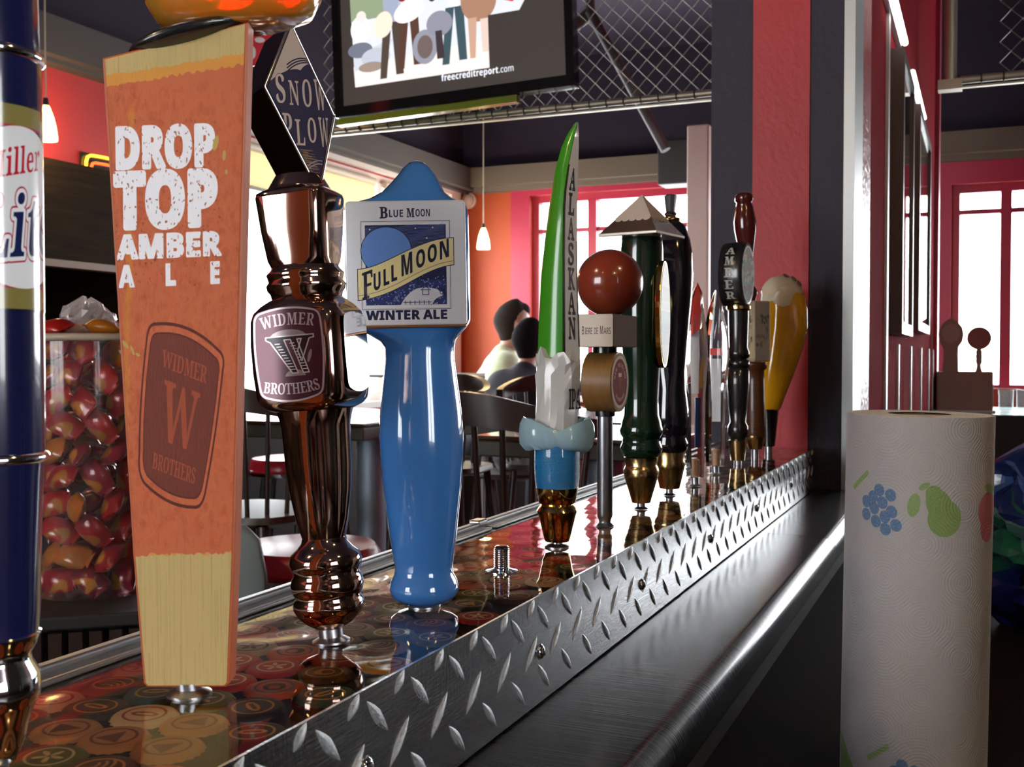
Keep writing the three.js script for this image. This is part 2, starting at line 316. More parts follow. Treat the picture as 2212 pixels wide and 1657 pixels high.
{
  const t = thing('television', 'flat black television showing a bright commercial below the ceiling', 'television', [-2.03, 1.215, -4.06], { lean: 0.035, turn: 0.02 });
  const W = 1.09, Hh = 0.66;
  part(t, 'bezel', merge(bx(-W / 2, W / 2, 0, 0.045, -0.03, 0.03), bx(-W / 2, W / 2, Hh - 0.035, Hh, -0.03, 0.03), bx(-W / 2, -W / 2 + 0.035, 0.045, Hh - 0.035, -0.03, 0.03), bx(W / 2 - 0.035, W / 2, 0.045, Hh - 0.035, -0.03, 0.03)), mat([0.01, 0.01, 0.01], { roughness: 0.12 }));
  part(t, 'back', rb(W - 0.1, Hh - 0.1, 0.07, 0.02).translate(0, Hh / 2, -0.05), M.rubber);
  part(t, 'green_reflection_strip', bx(-W / 2, W / 2 - 0.25, -0.032, -0.004, -0.02, 0.022), mat([0.2, 0.27, 0.02], { roughness: 0.25, clearcoat: 0.6 }), undefined, undefined, 'strip below the screen with a green reflection put into its colour');  // green reflection on the lower bezel, put into the colour of this strip
  part(t, 'bracket', bx(-0.1, 0.1, 0.2, 0.5, -0.11, -0.08), M.rubber);
  const picture = canvasMap(1024, 600, (g, w, h) => {
    g.fillStyle = '#3a332f'; g.fillRect(0, 0, w, h);
    const P = (pts, c) => { g.fillStyle = c; g.beginPath(); pts.forEach(([x, y], i) => g[i ? 'lineTo' : 'moveTo'](x, y)); g.closePath(); g.fill(); };
    const E = (x, y, a, b, c, r = 0) => { g.fillStyle = c; g.beginPath(); g.ellipse(x, y, a, b, r, 0, 7); g.fill(); };
    P([[45, 0], [860, 0], [860, 250], [690, 520], [60, 520]], '#d9dbe6');
    P([[45, 0], [250, 0], [230, 230], [50, 230]], '#8c9a7c'); P([[250, 0], [420, 0], [400, 180], [240, 200]], '#aeb6c4');
    P([[55, 430], [690, 400], [690, 520], [60, 520]], '#efe0dc'); P([[60, 380], [250, 330], [200, 430], [60, 450]], '#c8ccd6');
    E(95, 270, 48, 60, '#f4f3f6'); E(100, 215, 24, 26, '#efd9d2'); E(90, 360, 60, 34, '#6d7280'); E(165, 400, 70, 40, '#b9bcc8'); E(140, 440, 60, 22, '#98867c');
    for (const [x, y, a, c, d] of [[245, 180, 54, '#9aa3b8', '#4c4038'], [330, 150, 60, '#e7d4d6', '#55392f'], [540, 160, 44, '#f3f2f4', '#3b5058']]) {
      E(x, y - 20, a * 0.7, 120, c); P([[x - 40, y + 80], [x, y + 80], [x - 30, y + 320], [x - 62, y + 320]], d); P([[x, y + 80], [x + 42, y + 80], [x + 52, y + 310], [x + 16, y + 310]], d);
    }
    E(300, 120, 32, 60, '#7c2530'); E(330, 225, 74, 46, '#f2e8e6', -0.3); E(205, 265, 44, 58, '#ecdcc8', 0.3); E(440, 150, 26, 52, '#3a3438'); E(440, 95, 16, 20, '#d8bdb0');
    E(400, 390, 58, 74, '#8e8f9c'); E(400, 390, 36, 50, '#6b5c5a'); E(470, 300, 60, 54, '#8a8a98'); P([[450, 330], [480, 330], [490, 450], [455, 450]], '#3c3236');
    E(650, 230, 80, 90, '#a37a63'); P([[600, 300], [640, 300], [630, 470], [606, 470]], '#c39a85'); P([[655, 310], [690, 310], [690, 450], [662, 450]], '#dcc4b8'); E(580, 160, 40, 60, '#b28a76'); E(690, 140, 60, 44, '#f0eef0');
    P([[700, 60], [860, 70], [862, 210], [800, 260], [730, 235], [700, 170]], '#d3273f'); P([[700, 0], [860, 0], [862, 90], [780, 60]], '#3a3a55'); E(790, 200, 46, 36, '#c24338'); E(778, 150, 22, 14, '#efd4c4'); E(845, 185, 20, 14, '#efd4c4');
    P([[690, 300], [862, 300], [862, 530], [690, 530]], '#3a332f');
    g.fillStyle = '#eef2fb'; g.font = 'bold 40px sans-serif'; g.save(); g.translate(470, 548); g.scale(0.82, 1); g.fillText('freecreditreport', 0, 0); const ww = g.measureText('freecreditreport').width; g.font = '38px sans-serif'; g.fillText('.com', ww, 0); g.restore();
  });
  const s = sheet([[-W / 2 + 0.035, 0.045], [W / 2 - 0.035, 0.045], [W / 2 - 0.035, Hh - 0.035], [-W / 2 + 0.035, Hh - 0.035]], [-W / 2 + 0.035, 0.045, W / 2 - 0.035, Hh - 0.035]);
  part(t, 'screen', s, mat([0.01, 0.01, 0.01], { roughness: 0.3, emissive: C(1, 1, 1), emissiveMap: picture, emissiveIntensity: 1.05 }), [0, 0, 0.012]);
  const l = new THREE.RectAreaLight(C(1, 0.95, 0.95), 0.25, W - 0.08, Hh - 0.08); l.position.set(0, Hh / 2, 0.035); l.rotation.y = Math.PI; l.name = 'screen_light'; t.add(l);
}
{
  const t = thing('neon_sign', 'neon sign with rounded yellow tube border on the left wall', 'sign', [XL, 0.72, -3.985]);
  const loop = (w, h, r) => new THREE.TubeGeometry(new THREE.CatmullRomCurve3(roundRect(w, h, r, 3).map(([a, b]) => V(0, b + h / 2, a)), true, 'centripetal'), 90, 0.007, 6, true);
  part(t, 'outer_tube', loop(0.62, 0.34, 0.03), mat([1, 0.7, 0.1], { emissive: C(1, 0.5, 0.02), emissiveIntensity: 2.4 }), [0.02, 0, 0]);
  part(t, 'inner_tube', loop(0.56, 0.28, 0.02), mat([1, 0.2, 0.05], { emissive: C(1, 0.12, 0.02), emissiveIntensity: 1.2 }), [0.02, 0.03, 0]);
  part(t, 'backing', bx(0, 0.01, -0.01, 0.35, -0.33, 0.33), M.black);
  const l = new THREE.PointLight(C(1, 0.4, 0.08), 0.12); l.position.set(0.035, 0.32, 0); l.name = 'neon_light'; t.add(l);
}
{
  const t = thing('hanging_sign', 'small red and white sign hanging behind the diamond tap', 'sign', [-2.62, 1.3, -3.52], { turn: 0.6 });
  part(t, 'board', rb(0.14, 0.2, 0.02, 0.006).translate(0, 0.1, 0), mat([0.7, 0.02, 0.05], { roughness: 0.35 }));
  part(t, 'white_rim', rb(0.146, 0.03, 0.022, 0.006).translate(0, 0.19, 0), M.whiteGloss);
  part(t, 'white_mark', merge(new THREE.SphereGeometry(0.016, 12, 8).scale(1, 1.6, 0.2).translate(-0.01, 0.05, 0.011), new THREE.SphereGeometry(0.014, 12, 8).scale(1.4, 0.8, 0.2).translate(0.02, 0.1, 0.011)), M.whiteGloss);
  part(t, 'cord', cyl(0.002, 0.002, CEIL - 1.5, 6).translate(0, 0.2 + (CEIL - 1.5) / 2, 0), M.rubber);
}
// ---------------------------------------------------------------- tables, stools, guests
const tableTop = mat([0.16, 0.075, 0.05], { map: grainMap([0.55, 0.5, 0.45], [1, 1, 1], 1, [1, 2]), roughness: 0.15, clearcoat: 0.9, clearcoatRoughness: 0.05 });
function table(label, x0, x1, z0, z1) {
  const t = thing('high_table', label, 'table', [(x0 + x1) / 2, FY, (z0 + z1) / 2]), w = x1 - x0, d = z0 - z1, h = BT - 0.05;
  part(t, 'tabletop', rb(w, 0.012, d, 0.004).translate(0, h - 0.006, 0), tableTop);
  part(t, 'edge_band', rb(w - 0.006, 0.045, d - 0.006, 0.006).translate(0, h - 0.036, 0), mat([0.06, 0.055, 0.04], { roughness: 0.5 }));
  for (const s of w > 0.9 ? [-0.3, 0.3] : [0]) {
    part(t, 'pedestal', cyl(0.055, 0.055, h - 0.09, 20).translate(s * w, 0.03 + (h - 0.09) / 2, 0), mat([0.32, 0.38, 0.46], { metalness: 0.6, roughness: 0.45, bumpMap: fineNoise, bumpScale: 0.001 }));
    part(t, 'foot_plate', cyl(0.24, 0.26, 0.03, 28).translate(s * w, 0.015, 0), M.rubber);
  }
  return t;
}
table('long high table under the left window with bright reflecting top', -3.05, -1.85, -3.05, -3.95);
table('high dark table before the guest in the pale green shirt', -1.8, -1.08, -3.45, -4.3);
table('square high table behind the nearest dark chair', -1.3, -0.72, -2.72, -3.3);
function chairWithRail() {   // bar-height chair, curved crest rail and spindles; faces +z
  const t = thing('bar_chair', '', 'chair', [0, FY, 0], { group: 'dark wooden bar-height chairs' });
  const sh = 0.76, top = 1.1;
  part(t, 'seat', loft([[sh - 0.035, 0, 0, 0.18, 0.17, 3], [sh - 0.02, 0, 0, 0.21, 0.2, 3], [sh, 0, 0, 0.205, 0.195, 3]], 32), M.darkWood);
  for (const [sx, sz] of [[-1, 1], [1, 1], [-1, -1], [1, -1]]) part(t, 'leg', rod([sx * 0.15, sh - 0.03, sz * 0.14], [sx * 0.21, 0, sz * 0.21], 0.017), M.darkWood);
  part(t, 'stretcher', rod([-0.19, 0.28, 0.19], [0.19, 0.28, 0.19], 0.013), M.darkWood);
  part(t, 'stretcher', rod([-0.19, 0.28, -0.19], [0.19, 0.28, -0.19], 0.013), M.darkWood);
  part(t, 'stretcher', rod([-0.185, 0.36, -0.18], [-0.185, 0.36, 0.18], 0.012), M.darkWood);
  part(t, 'stretcher', rod([0.185, 0.36, -0.18], [0.185, 0.36, 0.18], 0.012), M.darkWood);
  const rail = [];
  for (let i = 0; i <= 20; i++) { const a = Math.PI * (i / 20), x = Math.cos(a) * 0.215, z = 0.06 - Math.sin(a) * 0.25; rail.push([x, top - 0.03 + 0.05 * Math.sin(a) ** 2, z]); }
  const rings = rail.map(([x, y, z], i) => { const b = rail[Math.min(i + 1, 20)], a = rail[Math.max(i - 1, 0)], dx = b[0] - a[0], dz = b[2] - a[2], l = Math.hypot(dx, dz), nx = -dz / l, nz = dx / l, hh = 0.02 + 0.018 * Math.sin(Math.PI * i / 20); return [[1, 1], [1, -1], [-1, -1], [-1, 1]].map(([u, v]) => [x + nx * u * 0.014, y + v * hh, z + nz * u * 0.014]); });
  part(t, 'crest_rail', skin(rings, 0.9), M.darkWood);
  for (let i = 1; i < 20; i += 2) part(t, 'spindle', rod([rail[i][0] * 0.82, sh - 0.01, rail[i][2] * 0.8], [rail[i][0], rail[i][1], rail[i][2]], 0.0075, 7), M.darkWood);
  return t;
}
function chairWithBow() {   // bar-height chair with a tall hooped back; faces +z
  const t = thing('hoop_back_chair', '', 'chair', [0, FY, 0], { group: 'hoop-backed chairs by the far window' });
  const sh = 0.74;
  part(t, 'seat', loft([[sh - 0.03, 0, 0, 0.17, 0.17, 2.6], [sh - 0.015, 0, 0, 0.2, 0.19, 2.6], [sh, 0, 0, 0.195, 0.185, 2.6]], 28), M.darkWood);
  for (const [sx, sz] of [[-1, 1], [1, 1], [-1, -1], [1, -1]]) part(t, 'leg', rod([sx * 0.14, sh - 0.03, sz * 0.13], [sx * 0.19, 0, sz * 0.2], 0.016), M.darkWood);
  part(t, 'stretcher', rod([-0.17, 0.3, 0.18], [0.17, 0.3, 0.18], 0.012), M.darkWood);
  part(t, 'stretcher', rod([-0.17, 0.3, -0.18], [0.17, 0.3, -0.18], 0.012), M.darkWood);
  const bow = []; for (let i = 0; i <= 16; i++) { const a = Math.PI * i / 16; bow.push([Math.cos(a) * 0.17, sh + Math.sin(a) ** 0.8 * 0.44, -0.16 - Math.sin(a) * 0.08]); }
  part(t, 'hoop', tube(bow, 0.012, 8, 48), mat([0.05, 0.04, 0.045], { roughness: 0.25, clearcoat: 0.7 }));
  for (let i = -3; i <= 3; i++) { const x = i * 0.042, a = Math.acos(Math.min(1, Math.abs(x) * 1.15 / 0.17)); part(t, 'spindle', rod([x * 0.9, sh - 0.01, -0.15], [x * 1.15, sh + Math.sin(a) ** 0.8 * 0.44, -0.16 - Math.sin(a) * 0.08], 0.006, 6), M.darkWood); }
  return t;
}
{
  const c = chairWithRail(); c.userData.label = 'nearest dark wooden chair with thick curved crest rail'; c.position.set(-1.05, 0, -2.42); c.rotation.y = Math.PI - 0.25;
  copyOf(c, 'dark wooden crest-rail chair between table and seated guests', [-1.83, FY, -4.62], Math.PI - 0.4);
  copyOf(c, 'dark wooden chair at the long table under the left window', [-2.2, FY, -4.3], Math.PI);
  copyOf(c, 'dark wooden chair tucked at near side of the long table', [-2.1, FY, -2.82], 0.1);
  const b = chairWithBow(); b.userData.label = 'hoop-backed chair that carries the guest in the pale green shirt'; b.scale.y = 0.9; b.position.set(-2.78, 0, -5.745); b.rotation.y = 2.1;
  copyOf(b, 'hoop-backed chair that carries the guest in dark jacket', [-2.16, FY, -4.98], 3.0);
  copyOf(b, 'empty hoop-backed dark chair under the left window', [-3.25, FY, -4.75], Math.PI + 0.3);
}
function redStool(label, [x, z], back) {
  const t = thing('bar_stool', label, 'stool', [x, FY, z], { group: 'red cushioned bar stools', turn: 0.2 });
  part(t, 'cushion', lathe([[0, 0.70], [0.17, 0.70], [0.185, 0.715], [0.185, 0.745], [0.17, 0.765], [0.1, 0.775], [0, 0.778]], 36), mat([0.55, 0.02, 0.04], { roughness: 0.28 }), undefined, undefined, 'red vinyl cushion');
  part(t, 'seat_ring', lathe([[0.16, 0.69], [0.19, 0.69], [0.19, 0.705], [0.16, 0.705]], 36), M.chrome);
  for (let k = 0; k < 4; k++) { const a = k * Math.PI / 2 + 0.6; part(t, 'leg', rod([Math.cos(a) * 0.13, 0.7, Math.sin(a) * 0.13], [Math.cos(a) * 0.22, 0, Math.sin(a) * 0.22], 0.013), M.rubber); }
  part(t, 'foot_ring', new THREE.TorusGeometry(0.2, 0.011, 8, 40).rotateX(Math.PI / 2).translate(0, 0.25, 0), M.rubber);
  return t;
}
redStool('red cushioned stool beside the grey moulded chair back', [-1.56, -2.3]);
redStool('red cushioned stool under the long table', [-2.98, -4.25]);
redStool('red cushioned stool behind the steel table pedestal', [-2.72, -4.85]);
{
  const t = thing('moulded_chair', 'grey moulded chair with rounded back behind the metal bar rail', 'chair', [-1.62, FY, -1.94], { turn: 0.41 });
  const g = mat([0.2, 0.235, 0.235], { roughness: 0.45 });
  part(t, 'backrest', loft([[0.62, 0, 0, 0.17, 0.022, 5], [0.75, 0, 0, 0.165, 0.02, 5], [0.83, 0, 0, 0.15, 0.018, 4], [0.86, 0, 0, 0.12, 0.014, 3], [0.868, 0, 0, 0.08, 0.008, 2.4]], 48), g);
  part(t, 'seat', loft([[0.57, 0, 0.2, 0.19, 0.19, 4], [0.6, 0, 0.2, 0.2, 0.2, 4], [0.615, 0, 0.2, 0.19, 0.19, 4]], 40), g);
  for (const [sx, sz] of [[-1, 0.03], [1, 0.03], [-1, 0.36], [1, 0.36]]) part(t, 'leg', rod([sx * 0.15, 0.58, sz], [sx * 0.19, 0, sz], 0.012), M.dullSteel);
}
// blend of tapered capsules [ax, ay, az, bx, by, bz, ra, rb] as one surface
function blended(bones, k, lo, hi, res) {
  const mc = new MarchingCubes(res, new THREE.MeshStandardMaterial(), false, false, 60000), half = res / 2, size = Math.max(...hi.map((h, i) => h - lo[i])) * 1.05, mid = hi.map((h, i) => (h + lo[i]) / 2);
  mc.isolation = 0;
  for (let z = 0; z < res; z++) for (let y = 0; y < res; y++) for (let x = 0; x < res; x++) {
    const p = [x, y, z].map((q, i) => mid[i] + (q - half) / half * size / 2); let d = 1e3;
    for (const b of bones) {
      const ab = [b[3] - b[0], b[4] - b[1], b[5] - b[2]], ap = [p[0] - b[0], p[1] - b[1], p[2] - b[2]], l2 = ab[0] ** 2 + ab[1] ** 2 + ab[2] ** 2 || 1e-9;
      const t = Math.max(0, Math.min(1, (ab[0] * ap[0] + ab[1] * ap[1] + ab[2] * ap[2]) / l2));
      const e = Math.hypot(ap[0] - ab[0] * t, ap[1] - ab[1] * t, ap[2] - ab[2] * t) - (b[6] + (b[7] - b[6]) * t), h = Math.max(0, Math.min(1, 0.5 + 0.5 * (d - e) / k));
      d = d + (e - d) * h - k * h * (1 - h);
    }
    mc.field[x + y * res + z * res * res] = -d;
  }
  mc.update();
  const g = new THREE.BufferGeometry(), pos = Float32Array.from(mc.positionArray.subarray(0, mc.count * 3)), nor = Float32Array.from(mc.normalArray.subarray(0, mc.count * 3));
  for (let i = 0; i < pos.length; i++) pos[i] = mid[i % 3] + pos[i] * size / 2;
  g.setAttribute('position', new THREE.BufferAttribute(pos, 3)); g.setAttribute('normal', new THREE.BufferAttribute(nor, 3));
  return g;
}
// a seated guest, seat height 0.76, facing +z
function guest(label, pos, turn, shirt, trousers, hair, lean, cap) {
  const t = thing('person', label, 'person', pos, { turn });
  const skinMat = mat([0.5, 0.27, 0.19], { roughness: 0.5 }), hip = 0.86, sy = 1.3, sz = lean;
  const hz = sz + 0.09, hy = sy + 0.2;
  const head = [[0, hy - 0.02, hz, 0, hy + 0.04, hz - 0.02, 0.078, 0.092], [0, hy - 0.06, hz + 0.03, 0, hy - 0.09, hz + 0.055, 0.055, 0.04], [0, sy + 0.02, sz + 0.01, 0, hy - 0.05, hz - 0.02, 0.055, 0.052], [0, hy - 0.01, hz + 0.085, 0, hy - 0.035, hz + 0.1, 0.01, 0.015], [-0.085, hy, hz, -0.09, hy - 0.03, hz, 0.018, 0.013], [0.085, hy, hz, 0.09, hy - 0.03, hz, 0.018, 0.013]];
  const arms = [-1, 1].flatMap((s) => [[s * 0.27, sy - 0.33, sz + 0.12, s * 0.12, sy - 0.3, sz + 0.37, 0.042, 0.03], [s * 0.12, sy - 0.3, sz + 0.37, s * 0.08, sy - 0.3, sz + 0.44, 0.03, 0.026], ...[0, 1, 2, 3].map((f) => [s * (0.06 + f * 0.018), sy - 0.3, sz + 0.45, s * (0.05 + f * 0.018), sy - 0.315, sz + 0.5, 0.011, 0.009]), [s * 0.05, sy - 0.29, sz + 0.41, s * 0.03, sy - 0.285, sz + 0.45, 0.012, 0.01]]);
  const core = [[0, hip, 0, 0, sy - 0.1, sz, 0.12, 0.12], ...[-1, 1].flatMap((s) => [[s * 0.09, hip - 0.02, 0.02, s * 0.12, hip - 0.03, 0.42, 0.075, 0.055], [s * 0.12, hip - 0.03, 0.42, s * 0.12, hip - 0.46, 0.36, 0.05, 0.035], [s * 0.12, hip - 0.48, 0.36, s * 0.12, hip - 0.52, 0.5, 0.035, 0.03]])];
  part(t, 'body', blended([...head, ...arms, ...core], 0.03, [-0.4, 0.25, -0.25], [0.4, 1.75, 0.75], 80), skinMat);
  const cloth = [[0, hip - 0.02, 0, 0, hip + 0.2, sz * 0.5, 0.15, 0.15], [-0.05, sy - 0.2, sz * 0.85, -0.1, sy - 0.06, sz, 0.15, 0.11], [0.05, sy - 0.2, sz * 0.85, 0.1, sy - 0.06, sz, 0.15, 0.11], [0, hip + 0.2, sz * 0.5, 0, sy - 0.1, sz, 0.15, 0.13], [0, sy - 0.02, sz, 0, sy + 0.03, sz + 0.01, 0.085, 0.068], ...[-1, 1].flatMap((s) => [[s * 0.17, sy - 0.05, sz, s * 0.27, sy - 0.33, sz + 0.12, 0.078, 0.06], [s * 0.27, sy - 0.33, sz + 0.12, s * 0.17, sy - 0.31, sz + 0.29, 0.056, 0.046]])];
  part(t, 'shirt', blended(cloth, 0.05, [-0.4, 0.7, -0.25], [0.4, 1.42, 0.6], 64), shirt);
  part(t, 'trousers', blended([[0, hip - 0.03, 0, 0, hip + 0.04, 0, 0.15, 0.14], ...[-1, 1].flatMap((s) => [[s * 0.09, hip - 0.02, 0.02, s * 0.12, hip - 0.03, 0.42, 0.095, 0.072], [s * 0.12, hip - 0.03, 0.42, s * 0.12, hip - 0.44, 0.37, 0.068, 0.055]])], 0.04, [-0.3, 0.33, -0.2], [0.3, 1.05, 0.55], 52), trousers);
  part(t, 'hair', blended([[0, hy + 0.05, hz - 0.035, 0, hy + 0.03, hz - 0.05, 0.092, 0.088], [0, hy + 0.02, hz - 0.05, 0, hy - 0.05, hz - 0.05, 0.084, 0.062], [0, hy + 0.09, hz, 0, hy + 0.09, hz + 0.03, 0.07, 0.045]], 0.03, [-0.14, hy - 0.16, hz - 0.18], [0.14, hy + 0.2, hz + 0.12], 44), hair);
  for (const s of [-1, 1]) part(t, 'eye', new THREE.SphereGeometry(0.011, 10, 8), M.black, [s * 0.032, hy, hz + 0.078]);
  if (cap) part(t, 'cap', lathe([[0.098, 0], [0.1, 0.02], [0.09, 0.06], [0.06, 0.09], [0, 0.1]], 28), cap, [0, hy + 0.045, hz - 0.01], [0.1, 0, 0]);
  return t;
}
const cottonGreen = mat([0.62, 0.7, 0.45], { roughness: 0.9, sheen: 0.3, sheenColor: C(1, 1, 1) }), hairMat = mat([0.035, 0.028, 0.024], { roughness: 0.95, specularIntensity: 0.2, bumpMap: fineNoise, bumpScale: 0.004 });
guest('seated guest in pale green shirt with dark curly hair', [-2.72, FY - 0.08, -5.78], 2.1, cottonGreen, mat([0.05, 0.05, 0.07]), hairMat, 0.14);
const second = guest('seated guest in dark jacket beside the pale green shirt', [-2.15, FY + 0.03, -5.05], 3.0, mat([0.025, 0.022, 0.034], { roughness: 0.8 }), mat([0.03, 0.03, 0.04]), mat([0.012, 0.01, 0.012], { roughness: 0.9, specularIntensity: 0.2 }), 0.05);
second.scale.setScalar(0.85);
// unseen person taking the picture, added to shade the work counter and towel roll
{
  const t = thing('person', 'unseen standing person in dark jacket added to shade the work counter', 'person', [0.16, FY, 0.42], { turn: 2.75 });
  const bones = [[0, 1.6, 0.02, 0, 1.68, 0, 0.08, 0.09], [0, 1.42, 0, 0, 1.56, 0.01, 0.055, 0.055], [0, 1.56, 0.06, 0, 1.53, 0.09, 0.04, 0.03], [0, 1.0, 0, 0, 1.3, 0, 0.13, 0.15], ...[-1, 1].flatMap((s) => [[s * 0.1, 0.95, 0, s * 0.12, 0.5, 0.02, 0.09, 0.06], [s * 0.12, 0.5, 0.02, s * 0.12, 0.1, 0, 0.06, 0.045], [s * 0.12, 0.04, 0, s * 0.13, 0.035, 0.16, 0.045, 0.035], [s * 0.19, 1.38, 0, s * 0.24, 1.12, 0.04, 0.06, 0.045], [s * 0.24, 1.12, 0.04, s * 0.1, 1.2, 0.22, 0.042, 0.032], ...[0, 1, 2, 3].map((f) => [s * 0.08, 1.22 - f * 0.018, 0.24, s * 0.045, 1.215 - f * 0.018, 0.285, 0.011, 0.009]), [s * 0.07, 1.235, 0.235, s * 0.03, 1.245, 0.26, 0.011, 0.01]])];
  part(t, 'body', blended(bones, 0.03, [-0.35, 0, -0.2], [0.35, 1.8, 0.35], 84), mat([0.5, 0.27, 0.19]));
  part(t, 'jacket', blended([[0, 0.92, 0, 0, 1.3, 0, 0.16, 0.17], ...[-1, 1].flatMap((s) => [[s * 0.08, 1.38, 0, s * 0.18, 1.38, 0, 0.11, 0.085], [s * 0.19, 1.38, 0, s * 0.25, 1.12, 0.04, 0.08, 0.062], [s * 0.25, 1.12, 0.04, s * 0.14, 1.18, 0.17, 0.06, 0.045]])], 0.05, [-0.36, 0.72, -0.22], [0.36, 1.52, 0.3], 60), mat([0.03, 0.03, 0.035], { roughness: 0.85 }));
  part(t, 'trousers', blended([[0, 0.95, 0, 0, 0.98, 0, 0.16, 0.15], ...[-1, 1].flatMap((s) => [[s * 0.09, 0.93, 0, s * 0.12, 0.5, 0.02, 0.11, 0.085], [s * 0.12, 0.5, 0.02, s * 0.12, 0.1, 0, 0.082, 0.072]])], 0.04, [-0.26, 0.02, -0.2], [0.26, 1.12, 0.2], 60), mat([0.02, 0.022, 0.04], { roughness: 0.9 }));
  part(t, 'hair', blended([[0, 1.7, -0.03, 0, 1.64, -0.05, 0.1, 0.085]], 0.03, [-0.14, 1.5, -0.18], [0.14, 1.84, 0.12], 36), mat([0.03, 0.022, 0.018], { roughness: 0.7 }));
}
// candy tub on a slatted black stand
{
  const s = thing('slatted_stand', 'black slatted stand under the candy tub', 'stand', [-1.28, FY, -1.3], { turn: 0.7 }), h = BT - 0.2;
  part(s, 'top_board', rb(0.34, 0.02, 0.34, 0.004).translate(0, h - 0.01, 0), M.rubber);
  part(s, 'core', bx(-0.15, 0.15, 0, h - 0.02, -0.15, 0.15), mat([0.006, 0.006, 0.007], { roughness: 0.8 }));
  for (let i = 0; i < 12; i++) for (const [a, b] of [[0, 1], [1, 0]]) for (const q of [-1, 1]) part(s, 'slat', bx(-0.009, 0.009, 0, h - 0.025, -0.006, 0.006), M.darkWood, a ? [q * 0.158, 0, -0.148 + i * 0.027] : [-0.148 + i * 0.027, 0, q * 0.158], a ? [0, Math.PI / 2, 0] : [0, 0, 0]);
  const t = thing('candy_tub', 'large clear plastic tub filled with wrapped sweets', 'tub', [-1.28, -0.198, -1.3]);
  const plastic = mat([0.95, 0.86, 0.86], { transmission: 0.97, roughness: 0.1, ior: 1.4, thickness: 0 });
  part(t, 'wall', lathe([[0, 0.001], [0.088, 0.001], [0.096, 0.012], [0.1, 0.2], [0.1, 0.392]], 48), plastic);
  part(t, 'rim', new THREE.TorusGeometry(0.1, 0.006, 8, 48).rotateX(Math.PI / 2).translate(0, 0.395, 0), mat([0.42, 0.34, 0.26], { roughness: 0.4 }));
  const wrappers = ['#8a0c1c', '#9c140e', '#6a0b1c', '#a8641a', '#7c1026', '#8d1018'].map((c, i) => mat([1, 1, 1], { roughness: 0.3, clearcoat: 0.5, map: canvasMap(64, 64, (g) => { g.fillStyle = c; g.fillRect(0, 0, 64, 64); g.fillStyle = i % 2 ? '#9a6a1c' : '#a8761e'; g.beginPath(); g.ellipse(32, 32, 20, 9, 0.5, 0, 7); g.fill(); g.fillStyle = c; g.beginPath(); g.ellipse(30, 32, 12, 5, 0.5, 0, 7); g.fill(); }) }));
  const sweet = skin([-1, -0.86, -0.8, -0.45, 0, 0.45, 0.8, 0.86, 1].map((x) => { const w = Math.abs(x) > 0.95 ? 0.7 : Math.abs(x) > 0.83 ? 0.42 : 0.95 - 0.25 * x * x, th = Math.abs(x) > 0.75 ? 0.05 : 0.42 * (1 - x * x * 0.6); return Array.from({ length: 12 }, (_, i) => { const a = -i / 12 * 6.2832; return [x * 0.03, Math.sin(a) * 0.021 * th * 2 / 1.4, Math.cos(a) * 0.021 * w]; }); }), 1.0);
  for (let i = 0; i < 96; i++) {
    const lay = Math.floor(i / 10), a = (i % 10) * 0.628 + lay * 0.35, ring = i % 10 < 7, r = ring ? 0.06 : 0.02, al = ring ? (i % 10) * 0.8976 + lay * 0.4 : a * 3;
    const m = solo('wrapped_sweet', sweet, wrappers[Math.floor(rnd() * 6)], 'red or gold wrapped sweet inside the clear tub', 'sweet', [-1.28 + Math.cos(al) * r, -0.178 + lay * 0.039 + rr(0, 0.01), -1.3 + Math.sin(al) * r], { group: 'wrapped sweets in the tub' });
    m.rotation.set(rr(-0.5, 0.5) + (ring ? 1.2 : 0), al + Math.PI / 2 + rr(-0.4, 0.4), rr(-0.6, 0.6));
  }
  const bag = [];
  for (let j = 0; j <= 10; j++) bag.push(Array.from({ length: 26 }, (_, i) => { const a = -i / 26 * 6.2832, v = j / 10, r = (0.05 * Math.sqrt(Math.max(0.02, 1 - v ** 2.2))) * (0.75 + 0.5 * vnoise(i * 0.8, j * 1.3)); return [Math.cos(a) * r, v * 0.06 * (0.9 + 0.25 * vnoise(i * 0.9 + 7, j)), Math.sin(a) * r]; }));
  solo('cellophane_bag', skin(bag, 0.3), mat([0.93, 0.88, 0.88], { transmission: 0.75, roughness: 0.2, thickness: 0 }), 'crumpled clear cellophane bag on top of the candy tub', 'bag', [-1.29, 0.195, -1.3]);
  for (let i = 0; i < 5; i++) { const m = solo('wrapped_sweet', sweet, wrappers[[3, 1, 5, 3, 0][i]], 'red or gold wrapped sweet inside the clear tub', 'sweet', [-1.28 + Math.cos(0.6 + i * 0.95) * 0.074, 0.212, -1.3 + Math.sin(0.6 + i * 0.95) * 0.074], { group: 'wrapped sweets in the tub' }); m.rotation.set(rr(-0.4, 0.4), -(0.6 + i * 0.95) + Math.PI / 2, rr(-0.3, 0.3)); }
}
